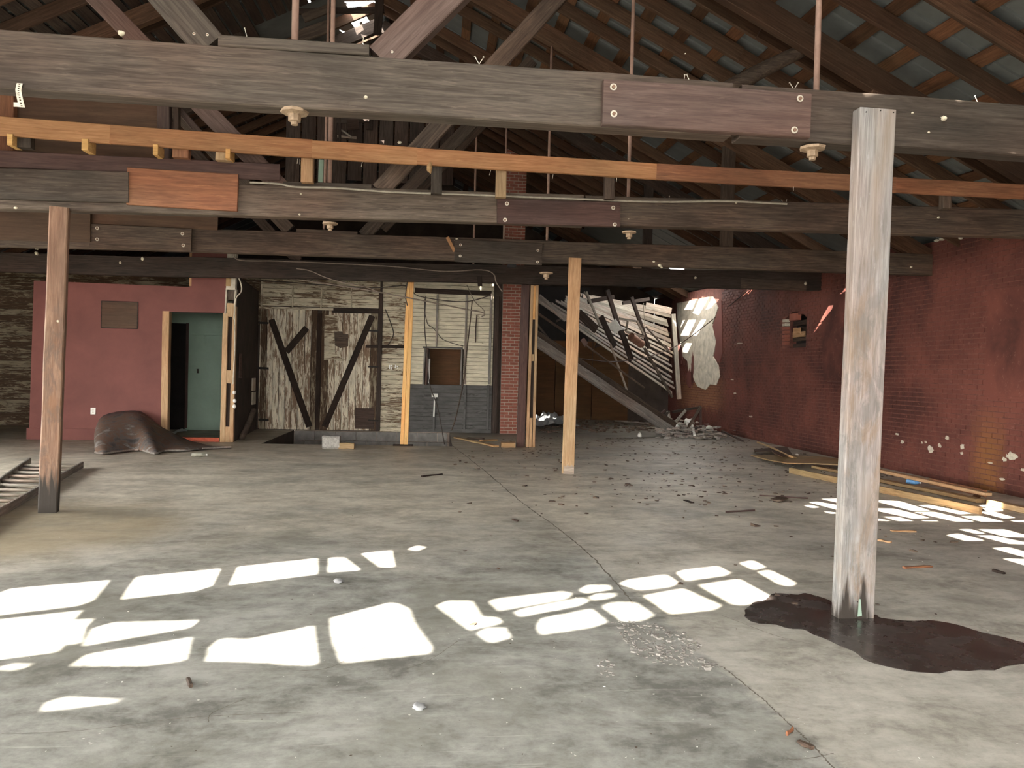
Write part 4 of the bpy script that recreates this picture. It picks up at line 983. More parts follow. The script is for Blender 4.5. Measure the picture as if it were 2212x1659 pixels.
# ================================================================== COLLAPSED BAY
pb_ = thing
DK = thing('collapsed_deck', wx(1463, 860, 7.4), 'collapsed ceiling of bleached boards sagging against the right wall', 'debris')
A, B_ = at(1262, 636, 22.5), wx(1452, 668, 7.45); D_, C_ = at(1158, 652, 19.3), wx(1465, 862, 7.45)
nb = 17
rr = random.Random(12)
nrm = ((B_ - A).cross(D_ - A)).normalized()
for i in range(nb):
    t0 = (i + 0.5) / nb
    p, q = A.lerp(D_, t0), B_.lerp(C_, t0)
    s0 = rr.uniform(-0.05, 0.02) - 0.12 * rr.random() * (i % 3 == 0); s1 = rr.uniform(0.93, 1.0)
    P0, P1 = p.lerp(q, max(0, -s0)), p.lerp(q, s1)
    wb = (D_.lerp(C_, 0.7) - A.lerp(B_, 0.7)).length / nb * 0.9
    nrm = ((D_.lerp(C_, 0.6) - A.lerp(B_, 0.6)).cross(q - p)).normalized()
    timber('deck_board', P0 + nrm * rr.uniform(-0.03, 0.03), P1 + nrm * rr.uniform(-0.03, 0.03), 0.025, wb * rr.uniform(0.9, 1.06) * (1.0 if i < 8 else 0.62), M_DECK if rr.random() < 0.6 else M_GREYW, DK, up=nrm, n=5, jit=0.006)
vpost('edge_post', (1455, 678), (1468, 862), 22.9, 0.13, 0.08, M_DECK, DK)
timber('edge_board', at(1395, 660, 22.8), at(1450, 672, 22.8), 0.2, 0.04, M_DECK, DK)
for t0 in (0.15, 0.4, 0.65, 0.9):       # joists still nailed under the deck
    p, q = A.lerp(B_, t0), D_.lerp(C_, t0); timber('joist', p - nrm * 0.1, q - nrm * 0.1, 0.14, 0.05, M_BEAM4, DK, up=nrm)
FB = thing('fallen_beam', fl(1460, 937), 'heavy fallen roof timber slanting down to the floor under the collapsed deck', 'timber')
p0, p1 = fl(1452, 932, 0.12), at(1150, 732, 17.2)
timber('beam', p0, p1, 0.21, 0.12, M_GREYW, FB, n=10, jit=0.01)
timber('beam', p0 + V((0.1, 0.16, 0.12)), p1 + V((0.1, 0.16, 0.1)), 0.2, 0.1, M_BEAM3, FB, n=10, jit=0.01)
timber('strap_board', at(1413, 905, 19.0), at(1437, 885, 19.0), 0.03, 0.1, M_PLATE, FB)
for (a, b, y, mt) in (((1160, 700), (1212, 766), 17.5, M_BEAM), ((1246, 790), (1272, 806), 18.0, M_BEAM), ((1290, 812), (1405, 890), 18.5, M_BEAM3)):
    timber('lath', at(*a, y), at(*b, y), 0.05, 0.03, mt, FB)
sticks = (((1266, 630), (1297, 705), 20.5, 0.07, M_DECK, 'pale lath hanging at the left edge of the collapsed deck'), ((1311, 626), (1342, 722), 20.5, 0.14, M_BEAM4, 'black rafter dangling across the middle of the collapsed deck'),
          ((1364, 642), (1402, 752), 21.0, 0.11, M_BEAM4, 'dark rafter dangling near the right of the collapsed deck'), ((1250, 676), (1288, 712), 19.0, 0.22, M_BEAM4, 'short black beam stub low on the deck beside the tan post'),
          ((1298, 684), (1328, 748), 19.6, 0.16, M_BEAM4, 'broken black joist below the torn white panel'), ((1341, 712), (1364, 778), 20.2, 0.17, M_BEAM4, 'broken black joist beside the rusty can'),
          ((1318, 742), (1361, 862), 19.4, 0.05, M_DECK, 'long thin pole dropping from the deck to the fallen timber'), ((1392, 752), (1452, 858), 21.0, 0.07, M_BEAM, 'thin rafter slanting over the lower deck boards'),
          ((1270, 652), (1326, 641), 21.2, 0.12, M_BEAM4, 'black cross beam under the roof at the top of the deck'), ((1345, 655), (1402, 646), 21.8, 0.1, M_BEAM4, 'second black cross beam beside the sky gaps'),
          ((1160, 676), (1228, 722), 18.4, 0.06, M_BEAM3, 'dark brace behind the tan post'), ((1163, 640), (1222, 690), 19.6, 0.14, M_GREYW, 'grey board end jutting out behind the hollow stud'),
          ((1390, 655), (1395, 745), 21.4, 0.025, M_WIREL, 'thin hanging batten in front of the right deck boards'), ((1395, 706), (1447, 762), 21.5, 0.05, M_BEAM2, 'slim strut leaning on the deck near the sunlit plaster'),
          ((1262, 630), (1284, 668), 20.8, 0.05, M_DECK, 'short bent pale strip hanging over the deck top'))
for (a, b, y, h, mt, lb) in sticks:
    timber('hanging_timber', at(*a, y), at(*b, y + 0.3), h, min(h * 0.6, 0.06), mt, None, label=lb, cat='timber', group='broken timbers in the collapsed bay')
FR = thing('torn_window_frame', at(1365, 705, 21), 'pale broken sash frame lying on the collapsed deck', 'frame')
for a, b in (((1338, 688), (1376, 694)), ((1376, 693), (1391, 724)), ((1356, 692), (1352, 716)), ((1352, 716), (1391, 728))): timber('frame_bar', at(*a, 21), at(*b, 21.1), 0.06, 0.05, M_DECK, FR)
q = [at(x, y, 20.0) for x, y in ((1300, 692), (1318, 700), (1330, 690), (1340, 706), (1352, 710), (1338, 714), (1328, 722), (1322, 712), (1312, 716), (1310, 704))]
put('torn_panel', poly_prism(q, V((0, 0.02, 0.02))), None, None, M_WHITE, label='jagged torn white panel scrap caught on the collapsed deck', cat='scrap')
dr = thing('rusty_can', at(1374, 735, 20.4), 'rusty open can stuck on the collapsed deck', 'can')
a, b = at(1363, 727, 20.3), at(1386, 744, 20.6)
put('can_wall', tube_mesh([V((0, 0, 0)), (b - a)], 0.11, 14, False), Matrix.Translation(a), dr, M_DRUM)
d = (b - a).normalized(); put('can_bottom', tube_mesh([V((0, 0, 0)), d * 0.02], 0.108, 14), Matrix.Translation(b - d * 0.03), dr, M_DRUM)
SG = thing('sign_pole', at(1390, 838, 18.6), 'leaning pole with a small square plate in the dark of the collapsed bay', 'pole')
timber('pole', at(1267, 747, 18.4), at(1392, 838, 18.6), 0.04, 0.04, M_BEAM3, SG)
put('plate', poly_prism([at(x, y, 18.4) for x, y in ((1254, 735), (1262, 729), (1271, 742), (1263, 749))], V((0, 0.02, 0))), None, SG, M_PLATE)
# dark rear of the bay: plywood partition in browns lowered to stand for shade
RW = thing('wall_rear_bay', at(1250, 880, 24.9), 'dark brown plywood partition at the back of the collapsed bay', None, kind='structure')
for i in range(3):
    x0 = Xat(1120, 780, 25.0) + i * 1.24
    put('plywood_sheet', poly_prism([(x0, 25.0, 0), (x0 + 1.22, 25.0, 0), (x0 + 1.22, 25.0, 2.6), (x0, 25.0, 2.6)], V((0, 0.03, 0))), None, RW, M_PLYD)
put('dark_upper_board', poly_prism([(1.2, 25.1, 2.6), (5, 25.1, 2.6), (5, 25.1, 4.4), (1.2, 25.1, 4.4)], V((0, 0.03, 0))), None, RW, M_DARK)
put('shaded_lower_wall', poly_prism([(x0 + 1.22, 25.05, 0), (7.8, 25.05, 0), (7.8, 25.05, 3.0), (x0 + 1.22, 25.05, 3.0)], V((0, 0.03, 0))), None, RW, M_DARKWALL)  # wall colour darkened to paint in the shade of the rear bay
# debris by the far wall
def cloth(name, px0, px1, hgt, seed, mat, label, cat, nx=14, ny=10, amp=0.09):
    a, b = fl(*px0), fl(*px1); lo = V((min(a.x, b.x), min(a.y, b.y), 0)); hi = V((max(a.x, b.x), max(a.y, b.y), 0)); c = (lo + hi) / 2
    vs, fs = [], []
    for j in range(ny + 1):
        for i in range(nx + 1):
            u, v = i / nx * 2 - 1, j / ny * 2 - 1; k = 1 + 0.25 * noise.noise(V((u * 2, v * 2, seed)))
            e = max(0, 1 - (u * u + v * v) * 0.55)
            z = 0.008 + e * (hgt * (0.4 + abs(noise.noise(V((u * 2.4 + seed, v * 2.4, 1.7)))) * 1.3))
            vs.append((u * (hi.x - lo.x) / 2 * k, v * (hi.y - lo.y) / 2 * k, z))
    for j in range(ny):
        for i in range(nx): q = j * (nx + 1) + i; fs.append((q, q + 1, q + nx + 2, q + nx + 1))
    return put(name, mesh_from(vs, fs), Matrix.Translation(c), None, mat, label=label, cat=cat)
cloth('plastic_sheet', (1165, 922), (1214, 908), 0.32, 2.0, M_SHEETW, 'crumpled white plastic sheet on the floor under the fallen timber', 'plastic sheet')
cloth('paper_scrap', (372, 940), (400, 932), 0.08, 4.0, M_SHEETW, 'crumpled white paper just inside the doorway', 'paper')
cloth('dark_bag', (466, 914), (500, 906), 0.55, 6.0, M_DARK, 'black bag slumped in the room behind the doorway', 'bag')
TB = thing('broken_table', fl(1500, 922), 'broken dark table frame leaning on the far brick wall', 'table')
for a, b, y, mt in (((1452, 890), (1512, 880), 20.6, M_BEAM4), ((1513, 882), (1513, 926), 20.6, M_PLATE2), ((1485, 926), (1514, 878), 20.2, M_BEAM2), ((1450, 922), (1481, 886), 20.0, M_DECK), ((1443, 888), (1448, 912), 20.4, M_GREYW), ((1430, 905), (1446, 888), 20.4, M_BEAM)):
    timber('frame_bar', at(*a, y), at(*b, y), 0.07, 0.05, mt, TB)
dl = (((1455, 925), (1473, 942), 0.13, M_DECK, 'short pale board at the foot of the fallen timber'), ((1478, 938), (1530, 930), 0.2, M_GREYW, 'grey board on top of the far debris pile'), ((1500, 935), (1575, 941), 0.22, M_BEAM4, 'black slab jutting right from the far debris pile'),
      ((1506, 950), (1548, 947), 0.16, M_DECK, 'pale board lying flat in front of the far debris pile'), ((1530, 930), (1562, 936), 0.14, M_GREYW, 'small grey board at the wall end of the debris pile'), ((1495, 930), (1500, 948), 0.06, M_WHITE, 'white split stick standing in the debris pile'),
      ((1405, 915), (1460, 922), 0.1, M_BEAM3, 'dark plank under the lower end of the fallen timber'), ((1330, 916), (1400, 921), 0.12, M_GREYW, 'long grey plank on the floor of the collapsed bay'), ((1560, 944), (1605, 956), 0.06, M_BEAM4, 'thin black strip trailing along the right wall'))
for i, (a, b, h, mt, lb) in enumerate(dl):
    P0, P1 = fl(*a), fl(*b); P0.x, P1.x = min(P0.x, XW - 0.25), min(P1.x, XW - 0.2); P0.z, P1.z = 0.05 + 0.05 * (i % 3), 0.03 + 0.06 * (i % 2)
    timber('debris_board', P0, P1, 0.03, h, mt, None, label=lb, cat='board', group='debris boards by the far wall')
for i, (px, py, r, lb) in enumerate(((1428, 906, 0.12, 'white lump caught beside the fallen timber'), (1500, 912, 0.14, 'upright white plaster chunk in the far debris pile'), (1536, 922, 0.1, 'pink white plaster chunk at the right of the debris pile'), (1462, 918, 0.1, 'small pale chunk left of the broken table'), (1382, 932, 0.05, 'small shiny white scrap under the fallen timber'))):
    p = fl(px, py + 12); p.x = min(p.x, XW - 0.3); p.z = r * 0.8; put('plaster_chunk', lump_mesh(r, 40 + i, 1.2, 0.7), Matrix.Translation(p), None, M_WHITE, label=lb, cat='rubble')

vs, fs = [], []
rr = random.Random(77)
def chip(c, r, rr, flat=0.5):
    k = len(vs); n = rr.choice((3, 4, 5)); a0 = rr.uniform(0, 6.28); h = r * rr.uniform(0.2, flat)
    tl = V((rr.uniform(-.3, .3), rr.uniform(-.3, .3))); el = rr.uniform(0.25, 1); an = rr.uniform(0, 3.14); ca, sa = math.cos(an), math.sin(an)
    for zz in (c.z + 0.001, c.z + h):
        for i in range(n):
            a = a0 + 6.283 * i / n; q = r * rr.uniform(0.6, 1.1)
            x, y = q * math.cos(a), q * math.sin(a) * el; x, y = x * ca - y * sa, x * sa + y * ca; vs.append((c.x + x, c.y + y, zz + (max(0, tl.x * x + tl.y * y) if zz > c.z + 0.002 else 0)))
    fs.append(tuple(k + n + i for i in range(n)))
    for i in range(n): fs.append((k + i, k + (i + 1) % n, k + n + (i + 1) % n, k + n + i))
for _ in range(420):
    p = fl(rr.uniform(1420, 1590), rr.uniform(918, 950))
    if p.x < XW - 0.25: p.z = rr.random() ** 2 * 0.22; chip(p, rr.uniform(0.03, 0.14), rr, 0.3)
put('rubble_heap', mesh_from(vs, fs), None, None, M_GREYW, label='heap of splintered rubble at the foot of the far brick wall', cat='rubble', kind='stuff')
vs, fs = [], []
for _ in range(500):
    p = fl(rr.uniform(1160, 1470), rr.uniform(888, 935))
    if p.y < 24.6 and p.x < 7.4: chip(p, rr.uniform(0.03, 0.12), rr, 0.3)
put('burnt_litter', mesh_from(vs, fs), None, None, M_CHIP, label='dark burnt looking litter over the floor of the collapsed bay', cat='litter', kind='stuff')

# ================================================================== THINGS ON THE FLOOR
# ladder
LD = thing('wooden_ladder', fl(60, 1050), 'old wooden ladder lying flat on the floor at the left edge', 'ladder')
n0, n1 = fl(-80, 1152, 0.05), fl(178, 1004, 0.05); f0, f1 = fl(-160, 1151, 0.05), fl(65, 995, 0.05)
timber('side_rail', n0, n1, 0.09, 0.03, M_GREYW, LD, n=10); timber('side_rail', f0, f1, 0.09, 0.03, M_GREYW, LD, n=10)
for y in (1006, 1013, 1021, 1029, 1039, 1048, 1058, 1069, 1081, 1094, 1108, 1124, 1142):
    tube('rung', [fl(65 - (y - 995) * 1.44 + 2, y, 0.055), fl(178 - (y - 1004) * 1.745 - 2, y + 1, 0.055)], 0.02, M_DECK, LD, 8)
# rusty curled sheet
fr_pts = [(206, 978), (222, 981), (262, 976), (300, 973), (335, 981), (355, 975), (400, 974), (428, 971), (470, 968), (500, 967)]
tp_pts = [(214, 908, 15.25), (228, 896, 15.3), (262, 889, 15.35), (300, 888, 15.35), (322, 902, 15.35), (345, 920, 15.3), (370, 934, 15.25), (400, 948, 15.2), (440, 960, 15.1), (492, 962, 15.1)]
vs, fs = [], []; nv = 8
F_ = smooth_path([fl(*p, 0.02) for p in fr_pts], 4); T_ = smooth_path([at(*p) for p in tp_pts], 4)
cc = F_[8].copy()
for i in range(len(F_)):
    for j in range(nv + 1):
        v = j / nv; p = F_[i].lerp(T_[i], v); hgt = T_[i].z - F_[i].z
        p.y -= math.sin(math.pi * v) * 0.28 * hgt; p.z += math.sin(math.pi * v) * 0.1 * hgt + 0.012 * noise.noise(V((i * 0.6, v * 5, 0)))
        vs.append(p - cc)
for i in range(len(F_) - 1):
    for j in range(nv): q = i * (nv + 1) + j; fs.append((q, q + 1, q + nv + 2, q + nv + 1))
RS = put('rusty_sheet', mesh_from(vs, fs, smooth=True), Matrix.Translation(cc), None, M_RUST, label='curled rusty sheet of metal slumped against the red partition', cat='metal sheet')
md = RS.modifiers.new('thick', 'SOLIDIFY'); md.thickness = 0.006
for a, b in ((0, 12), (13, 28), (29, 36)):
    put('bent_lip', tube_mesh([p + V((0, -0.012, 0.012)) for p in F_[a:b + 1]], 0.016, 5), None, RS, M_GREYW)
# bottle by the sheet
def bottle(px, py, L, r, ang, mat, label, cat='bottle'):
    p = fl(px, py); p.z = r + 0.001
    prof = [(0.0, 0), (r * 0.9, 0.0), (r, 0.01), (r, L * 0.25), (r * 0.93, L * 0.3), (r, L * 0.36), (r, L * 0.62), (r * 0.5, L * 0.82), (r * 0.36, L * 0.88), (r * 0.36, L * 0.93)]
    M = Matrix.Translation(p) @ Matrix.Rotation(ang, 4, 'Z') @ Matrix.Rotation(math.pi / 2, 4, 'Y')
    b = put('bottle', lathe_mesh(prof, 12), M, None, mat, label=label, cat=cat)
    put('cap', lathe_mesh([(0, L * 0.92), (r * 0.42, L * 0.92), (r * 0.42, L), (0, L)], 10), M, b, M_WHITE)
    return b
bottle(414, 987, 0.24, 0.035, 0.15, M_GLASS, 'empty clear plastic bottle lying in front of the rusty sheet')
bottle(1958, 1045, 0.2, 0.033, -0.9, M_BLUE, 'blue plastic bottle lying among the lumber by the right wall')
bottle(1722, 988, 0.13, 0.035, 1.2, M_WHITE, 'crushed white drink can against the right wall', 'can')
# blocks at the pit edge
def blockthing(nm, a, b, dep, h, mat, label, cat):
    A_, B2 = fl(*a), fl(*b); Yc = min(A_.y, B2.y)
    return timber(nm, V((A_.x, Yc + dep / 2, h / 2)), V((B2.x, Yc + dep / 2, h / 2)), h, dep, mat, None, ch=0.03 if h > 0.2 else 0.01, jit=0.008, n=3, label=label, cat=cat)
blockthing('concrete_lump', (696, 969), (733, 970), 0.22, 0.24, M_STONE, 'pale squarish concrete block at the edge of the pit', 'block')
blockthing('wood_block', (731, 970), (765, 970), 0.14, 0.11, M_LUMBER, 'brown wooden offcut beside the pale concrete block', 'block')
blockthing('wood_block', (1083, 967), (1113, 967), 0.2, 0.1, M_LUMBER, 'small lumber offcut at the foot of the dark maroon post', 'block')
for (a, b, h, mt, lb) in (((985, 945), (1072, 964), 0.12, M_LUMBER, 'thin board along the right edge of the pit'), ((1040, 952), (1070, 950), 0.14, M_LUMBER, 'short tan board near the chimney base'), ((1010, 946), (1045, 948), 0.1, M_BEAM3, 'dark board scrap between the pit and the chimney')):
    P0, P1 = fl(*a, 0.02), fl(*b, 0.02); timber('floor_board', P0, P1, 0.03, h, mt, None, label=lb, cat='board', group='boards near the chimney')

# lumber along the right wall
LB = (((1707, 1016), (2118, 1103), 0.09, 0.045, 0.045, M_LUMBER, 'longest yellow two by four lying on edge along the right wall'),
      ((1760, 1008), (2118, 1082), 0.045, 0.13, 0.03, M_LUMBER, 'flat tan board behind the longest two by four'),
      ((1880, 1012), (2135, 1068), 0.045, 0.1, 0.1, M_PINE, 'upper flat board nearest the right brick wall'),
      ((2010, 1040), (2130, 1066), 0.09, 0.04, 0.09, M_RUSTW, 'short reddish board on the lumber pile'),
      ((2140, 1085), (2330, 1128), 0.07, 0.12, 0.035, M_PINE, 'stubby board at the right edge by the brick wall'))
for (a, b, h, t, z, mt, lb) in LB:
    timber('lumber', fl(*a, z), fl(*b, z), h, t, mt, None, label=lb, cat='lumber', group='lumber along the right wall')
put('plywood_sheet', poly_prism([fl(*p, z) for p, z in (((1622, 985), 0.02), ((1700, 984), 0.1), ((1780, 989), 0.12), ((1850, 998), 0.1), ((1835, 1006), 0.1), ((1760, 1003), 0.1), ((1700, 1002), 0.08), ((1660, 995), 0.04))], V((0, 0, 0.018))), None, None, M_LUMBER, label='warped plywood offcut lying on the lumber beside the right wall', cat='plywood')
tube('bent_strip', smooth_path([fl(1636, 955, 0.06), fl(1670, 968, 0.12), fl(1705, 985, 0.14), fl(1735, 993, 0.02)], 5), 0.02, M_LUMBER, None, 5, label='bowed wooden strip leaning near the crushed can', cat='strip')
for i, (pl, lb) in enumerate(((((1660, 968), (1700, 966), (1712, 984), (1690, 988), (1672, 980)), 'folded cardboard scrap under the bowed strip'), (((1628, 972), (1668, 968), (1672, 975), (1630, 976)), 'thin cardboard flap beside the folded cardboard'))):
    put('cardboard', poly_prism([fl(*p, 0.05 + 0.03 * k) for k, p in enumerate(pl)], V((0, 0, 0.012))), None, None, M_PLY, label=lb, cat='cardboard')
for i, (px, py, r, lb) in enumerate(((2106, 1078, 0.06, 'jagged orange wood chunk at the end of the lumber'), (1683, 1083, 0.06, 'rotten dark wood chunk on the floor left of the grey post'))):
    p = fl(px, py); p.z = r * 0.4; put('wood_chunk', lump_mesh(r, 70 + i, 0.5, 0.9), Matrix.Translation(p) @ Matrix.Rotation(-0.9, 4, 'Z') @ Matrix.Diagonal((1, 2.6, 1, 1)), None, (M_RUSTW, M_BEAM3)[i], label=lb, cat='wood')
# splinters and sticks that can be picked out
SK = (((1925, 1146), (1978, 1148), 0.05, M_PINE, 'split brown bark strip in front of the sunlit floor grid'), ((1897, 1166), (1925, 1171), 0.03, M_PINE, 'short brown splinter right beside the grey post'),
      ((1953, 1226), (2012, 1223), 0.035, M_RUSTW, 'reddish broken splinter right of the grey post'), ((911, 1029), (955, 1024), 0.035, M_DARKW, 'black stick in front of the middle of the pit'),
      ((1107, 1122), (1119, 1125), 0.02, M_DARKW, 'tiny black stick beside the long crack'), ((1480, 1080), (1495, 1086), 0.05, M_DARKW, 'small black bark chip right of the tan post'),
      ((1568, 1106), (1630, 1102), 0.015, M_PLATE2, 'thin reddish twig on the floor left of the wood chunk'), ((1640, 1070), (1745, 1076), 0.02, M_PLATE2, 'long thin reddish twig beside the wood chunk'),
      ((405, 1466), (412, 1482), 0.018, M_BEAM3, 'short brown stub on the near floor below the sun patches'), ((2145, 1232), (2170, 1238), 0.03, M_DARKW, 'dark curled leaf near the right edge'),
      ((1700, 1585), (1712, 1575), 0.01, M_RUSTW, 'small red twig on the near crack'), ((1725, 1600), (1755, 1617), 0.025, M_BEAM3, 'curled dead leaf beside the near crack'))
for (a, b, w_, mt, lb) in SK:
    timber('floor_splinter', fl(*a, 0.009), fl(*b, 0.009), 0.016, w_, mt, None, ch=0.004, jit=0.004, n=4, label=lb, cat='splinter', group='splinters on the floor')
# puddle
pz = [(160, 400), (230, 350), (330, 330), (370, 275), (480, 285), (560, 290), (620, 280), (700, 300), (780, 330), (850, 372), (1000, 440), (1130, 440), (1180, 468), (1400, 482), (1550, 480), (1700, 505), (1900, 565), (2080, 605), (2260, 660), (2330, 730), (2260, 780), (2150, 800), (1900, 850), (1700, 850), (1500, 858), (1300, 838), (1150, 805), (1060, 775), (1000, 730), (940, 690), (860, 660), (760, 620), (660, 580), (600, 545), (480, 535), (400, 510), (200, 480)]
pts = [fl(*p) for p in zp(pz, 1560, 1200, 3.393)]; pts = smooth_path(pts + [pts[0]], 3)[:-1]
vs = [V((p.x + 0.012 * noise.noise(V((p.x * 9, p.y * 9, 0))), p.y + 0.03 * noise.noise(V((p.y * 9, p.x * 9, 4))), 0.003)) for p in pts]
put('puddle', poly_prism(vs, V((0, 0, -0.002))), None, None, M_PUD, label='dark wet puddle around the foot of the grey post', cat='puddle')
# rubble in the crack
rr = random.Random(31); vs, fs = [], []
poly = [(1318, 1345), (1360, 1340), (1420, 1350), (1480, 1370), (1515, 1395), (1505, 1420), (1560, 1440), (1540, 1450), (1470, 1440), (1410, 1435), (1370, 1410), (1350, 1385)]
for _ in range(900):
    x, y = rr.uniform(1315, 1560), rr.uniform(1338, 1452)
    if inpoly((x, y), poly): chip(fl(x, y), rr.choice((0.006, 0.008, 0.01, 0.014, 0.02)) * rr.uniform(0.7, 1.2), rr)
for _ in range(26): chip(fl(rr.uniform(1290, 1325), rr.uniform(1420, 1465)), rr.uniform(0.006, 0.018), rr)
put('concrete_rubble', mesh_from(vs, fs), None, None, M_STONE, label='patch of crumbled concrete chips in the floor crack', cat='rubble', kind='stuff')
# scattered leaf litter and bark
vs, fs = [], []
for _ in range(1500):
    x, y = rr.uniform(0.2, 7.6), rr.uniform(4.5, 21)
    if noise.noise(V((x * 0.5, y * 0.5, 2))) < rr.uniform(-0.35, 0.5): continue
    if (y < 8 and rr.random() < 0.6) or (x < 1.8 and y > 15): continue
    chip(V((x, y, 0)), rr.choice((0.012, 0.02, 0.03, 0.045)) * rr.uniform(0.6, 1.2), rr, 0.25)
for _ in range(1100):
    x, y = rr.uniform(1.5, 7.5), rr.uniform(8.5, 18.0)
    if noise.noise(V((x * 0.7, y * 0.7, 5))) > rr.uniform(-0.5, 0.4): chip(V((x, y, 0)), rr.uniform(0.008, 0.04), rr, 0.2)
for _ in range(60): chip(fl(rr.uniform(100, 1800), rr.uniform(1000, 1640)), rr.uniform(0.003, 0.008), rr, 0.3)
put('leaf_litter', mesh_from(vs, fs), None, None, M_CHIP, label='dark leaf litter and bark scattered over the right half of the floor', cat='litter', kind='stuff')
vs, fs = [], []
for _ in range(260): chip(fl(rr.uniform(50, 2200), rr.uniform(990, 1640)), rr.uniform(0.003, 0.008), rr, 0.4)
put('pale_crumbs', mesh_from(vs, fs), None, None, M_WHITE, label='tiny white paint crumbs scattered over the whole floor', cat='litter', kind='stuff')
q = fl(730, 1258); put('plastic_scrap', lump_mesh(0.035, 9, 0.4, 0.8), Matrix.Translation((q.x, q.y, 0.012)), None, M_SHEETW, label='small crumpled white scrap between the sun patches', cat='scrap')
q = fl(905, 1531); put('plastic_scrap', lump_mesh(0.03, 19, 0.35, 0.9), Matrix.Translation((q.x, q.y, 0.01)), None, M_SHEETW, label='small shiny white scrap on the near floor', cat='scrap')

# ================================================================== WIRES AND HANGING BITS
def wire(px, Yd, r, mat, label, name='cable', cat='cable', group='loose cables by the barn doors'):
    P = [at(p[0], p[1], p[2] if len(p) > 2 else Yd) for p in px]
    return tube(name, smooth_path(P, 5), r, mat, None, 5, label=label, cat=cat, group=group)
wire(((505, 548), (518, 562), (600, 564), (720, 569), (850, 576), (960, 586), (1040, 583), (1066, 592), (1072, 610), (1085, 630)), 14.85, 0.012, M_WIRE, 'pale cable stapled along the farthest truss above the doors')
wire(((492, 575), (510, 572), (560, 586), (620, 600), (720, 615), (800, 628), (870, 641), (990, 665), (1044, 676), (1040, 684)), 15.2, 0.014, M_WIRE, 'long cable drooping from the doorway corner across the doors')
wire(((640, 580), (670, 585), (705, 600), (740, 610), (790, 620), (820, 632)), 14.9, 0.012, M_WIRE, 'short cable slanting over the top of the barn doors')
wire(((560, 606), (680, 614), (800, 622), (880, 618), (905, 640), (1000, 652), (1060, 638)), 17.0, 0.012, M_WIRED, 'dark cable sagging in front of the cream siding')
wire(((880, 608), (876, 640), (880, 660)), 15.3, 0.012, M_WIRED, 'dark cable loop round the top of the yellow stud')
wire(((920, 640), (917, 700), (922, 760), (928, 830), (945, 880), (960, 960)), 16.5, 0.012, M_WIRED, 'dark wire hanging down past the siding opening')
wire(((1020, 648), (1015, 700), (1008, 760), (1002, 820), (985, 900), (975, 930)), 16.8, 0.014, M_BEAM3, 'brown rod leaning against the cream siding')
wire(((1008, 615), (1025, 650), (1045, 670), (1047, 683)), 18.71, 0.01, M_WIRE, 'thin wire hooked near the chimney')
wire(((1030, 680), (1028, 705), (1027, 740)), 18.71, 0.014, M_PLATE2, 'short red brown stick hanging on the cream siding', 'hanging_stick', 'stick')
wire(((918, 645), (917, 670), (924, 700), (935, 708), (945, 720), (960, 735), (1000, 748)), 18.735, 0.009, M_WIRED, 'thin curling wire on the cream siding boards')
wire(((832, 668), (845, 700), (850, 720), (845, 735), (838, 745)), 18.735, 0.012, M_WIRED, 'dark wire curl on the planks right of the doors')
wire(((508, 548), (509, 580), (520, 612), (521, 630), (508, 655), (507, 760), (503, 830)), 15.3, 0.012, M_CREAM, 'white cable running down the doorway stud')
wire(((540, 394), (600, 397), (640, 404), (720, 406), (850, 415), (1000, 420), (1100, 424), (1250, 430), (1420, 436), (1576, 435), (1700, 441)), TY[1] - 0.03, 0.011, M_WIREL, 'pale cable lying along the top of the second truss', group='cables in the roof')
wire(((1250, 774, 18.5), (1310, 781, 19), (1360, 778, 20), (1410, 768, 21), (1470, 742, 22), (1540, 690, 21), (1600, 640, 19), (1622, 622, 18.4)), 0, 0.014, M_PLATE2, 'long reddish cable swooping up to the wall across the sunlit plaster', group='cables in the collapsed bay')
# galvanised strap hanging from the nearest truss
Ys = TY[0] - 0.012
vs, fs = [], []
path = smooth_path([at(43, 180, Ys), at(40, 195, Ys), at(43, 212, Ys - 0.01), at(48, 232, Ys - 0.01)], 7); nrows = len(path)
for p in path:
    for k in (-0.016, -0.005, 0.005, 0.016): vs.append(p + V((k, 0, 0)))
for i in range(nrows - 1):
    for k in range(3):
        if k == 1 and i % 2: continue
        q = i * 4 + k; fs.append((q, q + 1, q + 5, q + 4))
ST = put('metal_strap', mesh_from(vs, fs), None, None, M_WASH, label='white perforated metal strap hanging from the nearest truss', cat='strap')
ST.modifiers.new('t', 'SOLIDIFY').thickness = 0.002
a, b = at(30, 231, Ys - .01), at(44, 222, Ys - .01); box('bent_tab', (a.x, Ys - 0.014, a.z), (b.x, Ys - 0.012, b.z), M_WASH, ST, ch=0.0005)
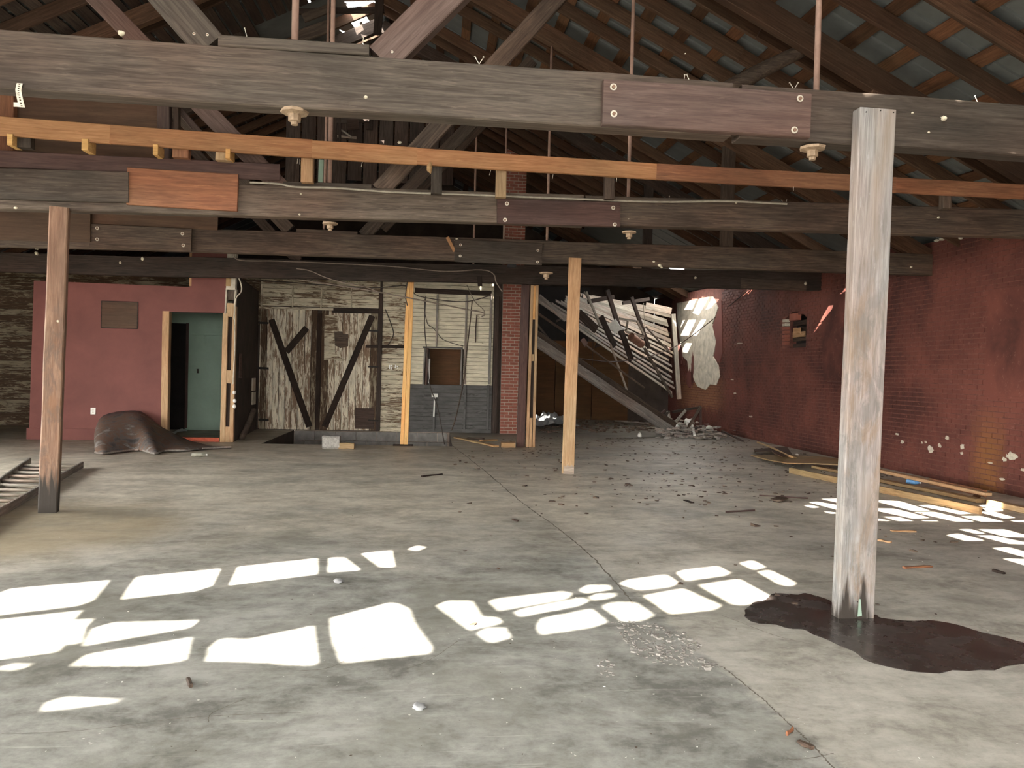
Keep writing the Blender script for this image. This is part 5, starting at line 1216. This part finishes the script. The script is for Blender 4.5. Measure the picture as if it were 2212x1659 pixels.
# switch boxes and papers on the dark side wall
xs = lambda px, Y: Xat(px, 780, Y)
for (px, py, Yq, h, w_, mt, nm, lb) in ((516, 790, 15.95, 0.5, 0.16, M_PLATE2, 'fuse_box', 'narrow brown fuse box on the dark side wall'), (545, 830, 17.6, 0.28, 0.3, M_CREAM, 'paper_notice', 'upper faded paper notice on the dark side wall'), (545, 860, 17.6, 0.28, 0.3, M_CREAM, 'paper_notice', 'lower faded paper notice on the dark side wall')):
    p = at(px, py, Yq); q = timber(nm, p + V((0.03, -w_ / 2, 0)), p + V((0.03, w_ / 2, 0)), h, 0.02, mt, None, label=lb, cat='box' if nm == 'fuse_box' else 'notice')
for (px, py) in ((506, 848), (507, 866), (506, 878)):
    p = at(px, py, 15.42); put('insulator', lump_mesh(0.035, px + py, 1.2, 0.2), Matrix.Translation(p), DF, M_WHITE)
tube('leaning_log', [fl(521, 950), fl(521, 950) + V((0.2, 0.25, 0.62))], 0.06, M_BEAM3, None, 8, label='brown log end leaning in the corner left of the barn doors', cat='log')
# broken bits below the ridge
RG = thing('hanging_ceiling_frame', at(760, 330, 15.5), 'wrecked dark framework hanging below the ridge in the far roof', 'frame')
for a, b, y, h, mt in (((722, 262), (800, 258), 15.0, 0.1, M_BEAM4), ((725, 245), (725, 310), 15.0, 0.05, M_BEAM4), ((734, 245), (734, 312), 15.0, 0.05, M_BEAM4), ((738, 275), (800, 310), 15.6, 0.24, M_BEAM3), ((800, 240), (798, 280), 15.2, 0.12, M_DARKW), ((722, 294), (770, 298), 15.2, 0.035, M_DECK), ((735, 280), (760, 296), 15.1, 0.035, M_DECK), ((750, 270), (775, 268), 14.8, 0.2, M_DARKW), ((655, 40), (720, 15), 13.0, 0.14, M_BEAM3), ((640, 25), (830, 22), 13.4, 0.1, M_BEAM4), ((640, 82), (715, 55), 12.8, 0.2, M_BEAM3), ((820, 0), (815, 75), 13.2, 0.14, M_DARKW)):
    timber('broken_member', at(*a, y), at(*b, y), h, 0.05, mt, RG)
for k in range(11):  # planks added to catch ridge-hole sun before it reaches the cream siding
    timber('sun_catch_plank', (-2.9 + 0.3 * k, 15.35, 5.0 + 0.25 * math.sin(k * 2.1)), (-2.9 + 0.3 * k, 15.35, 7.5), 0.27, 0.025, M_BEAM4, RG, up=V((1, 0, 0)))
vpost('green_strip', (694, 345), (692, 393), 11.0, 0.065, 0.03, M_GREEN, RG)
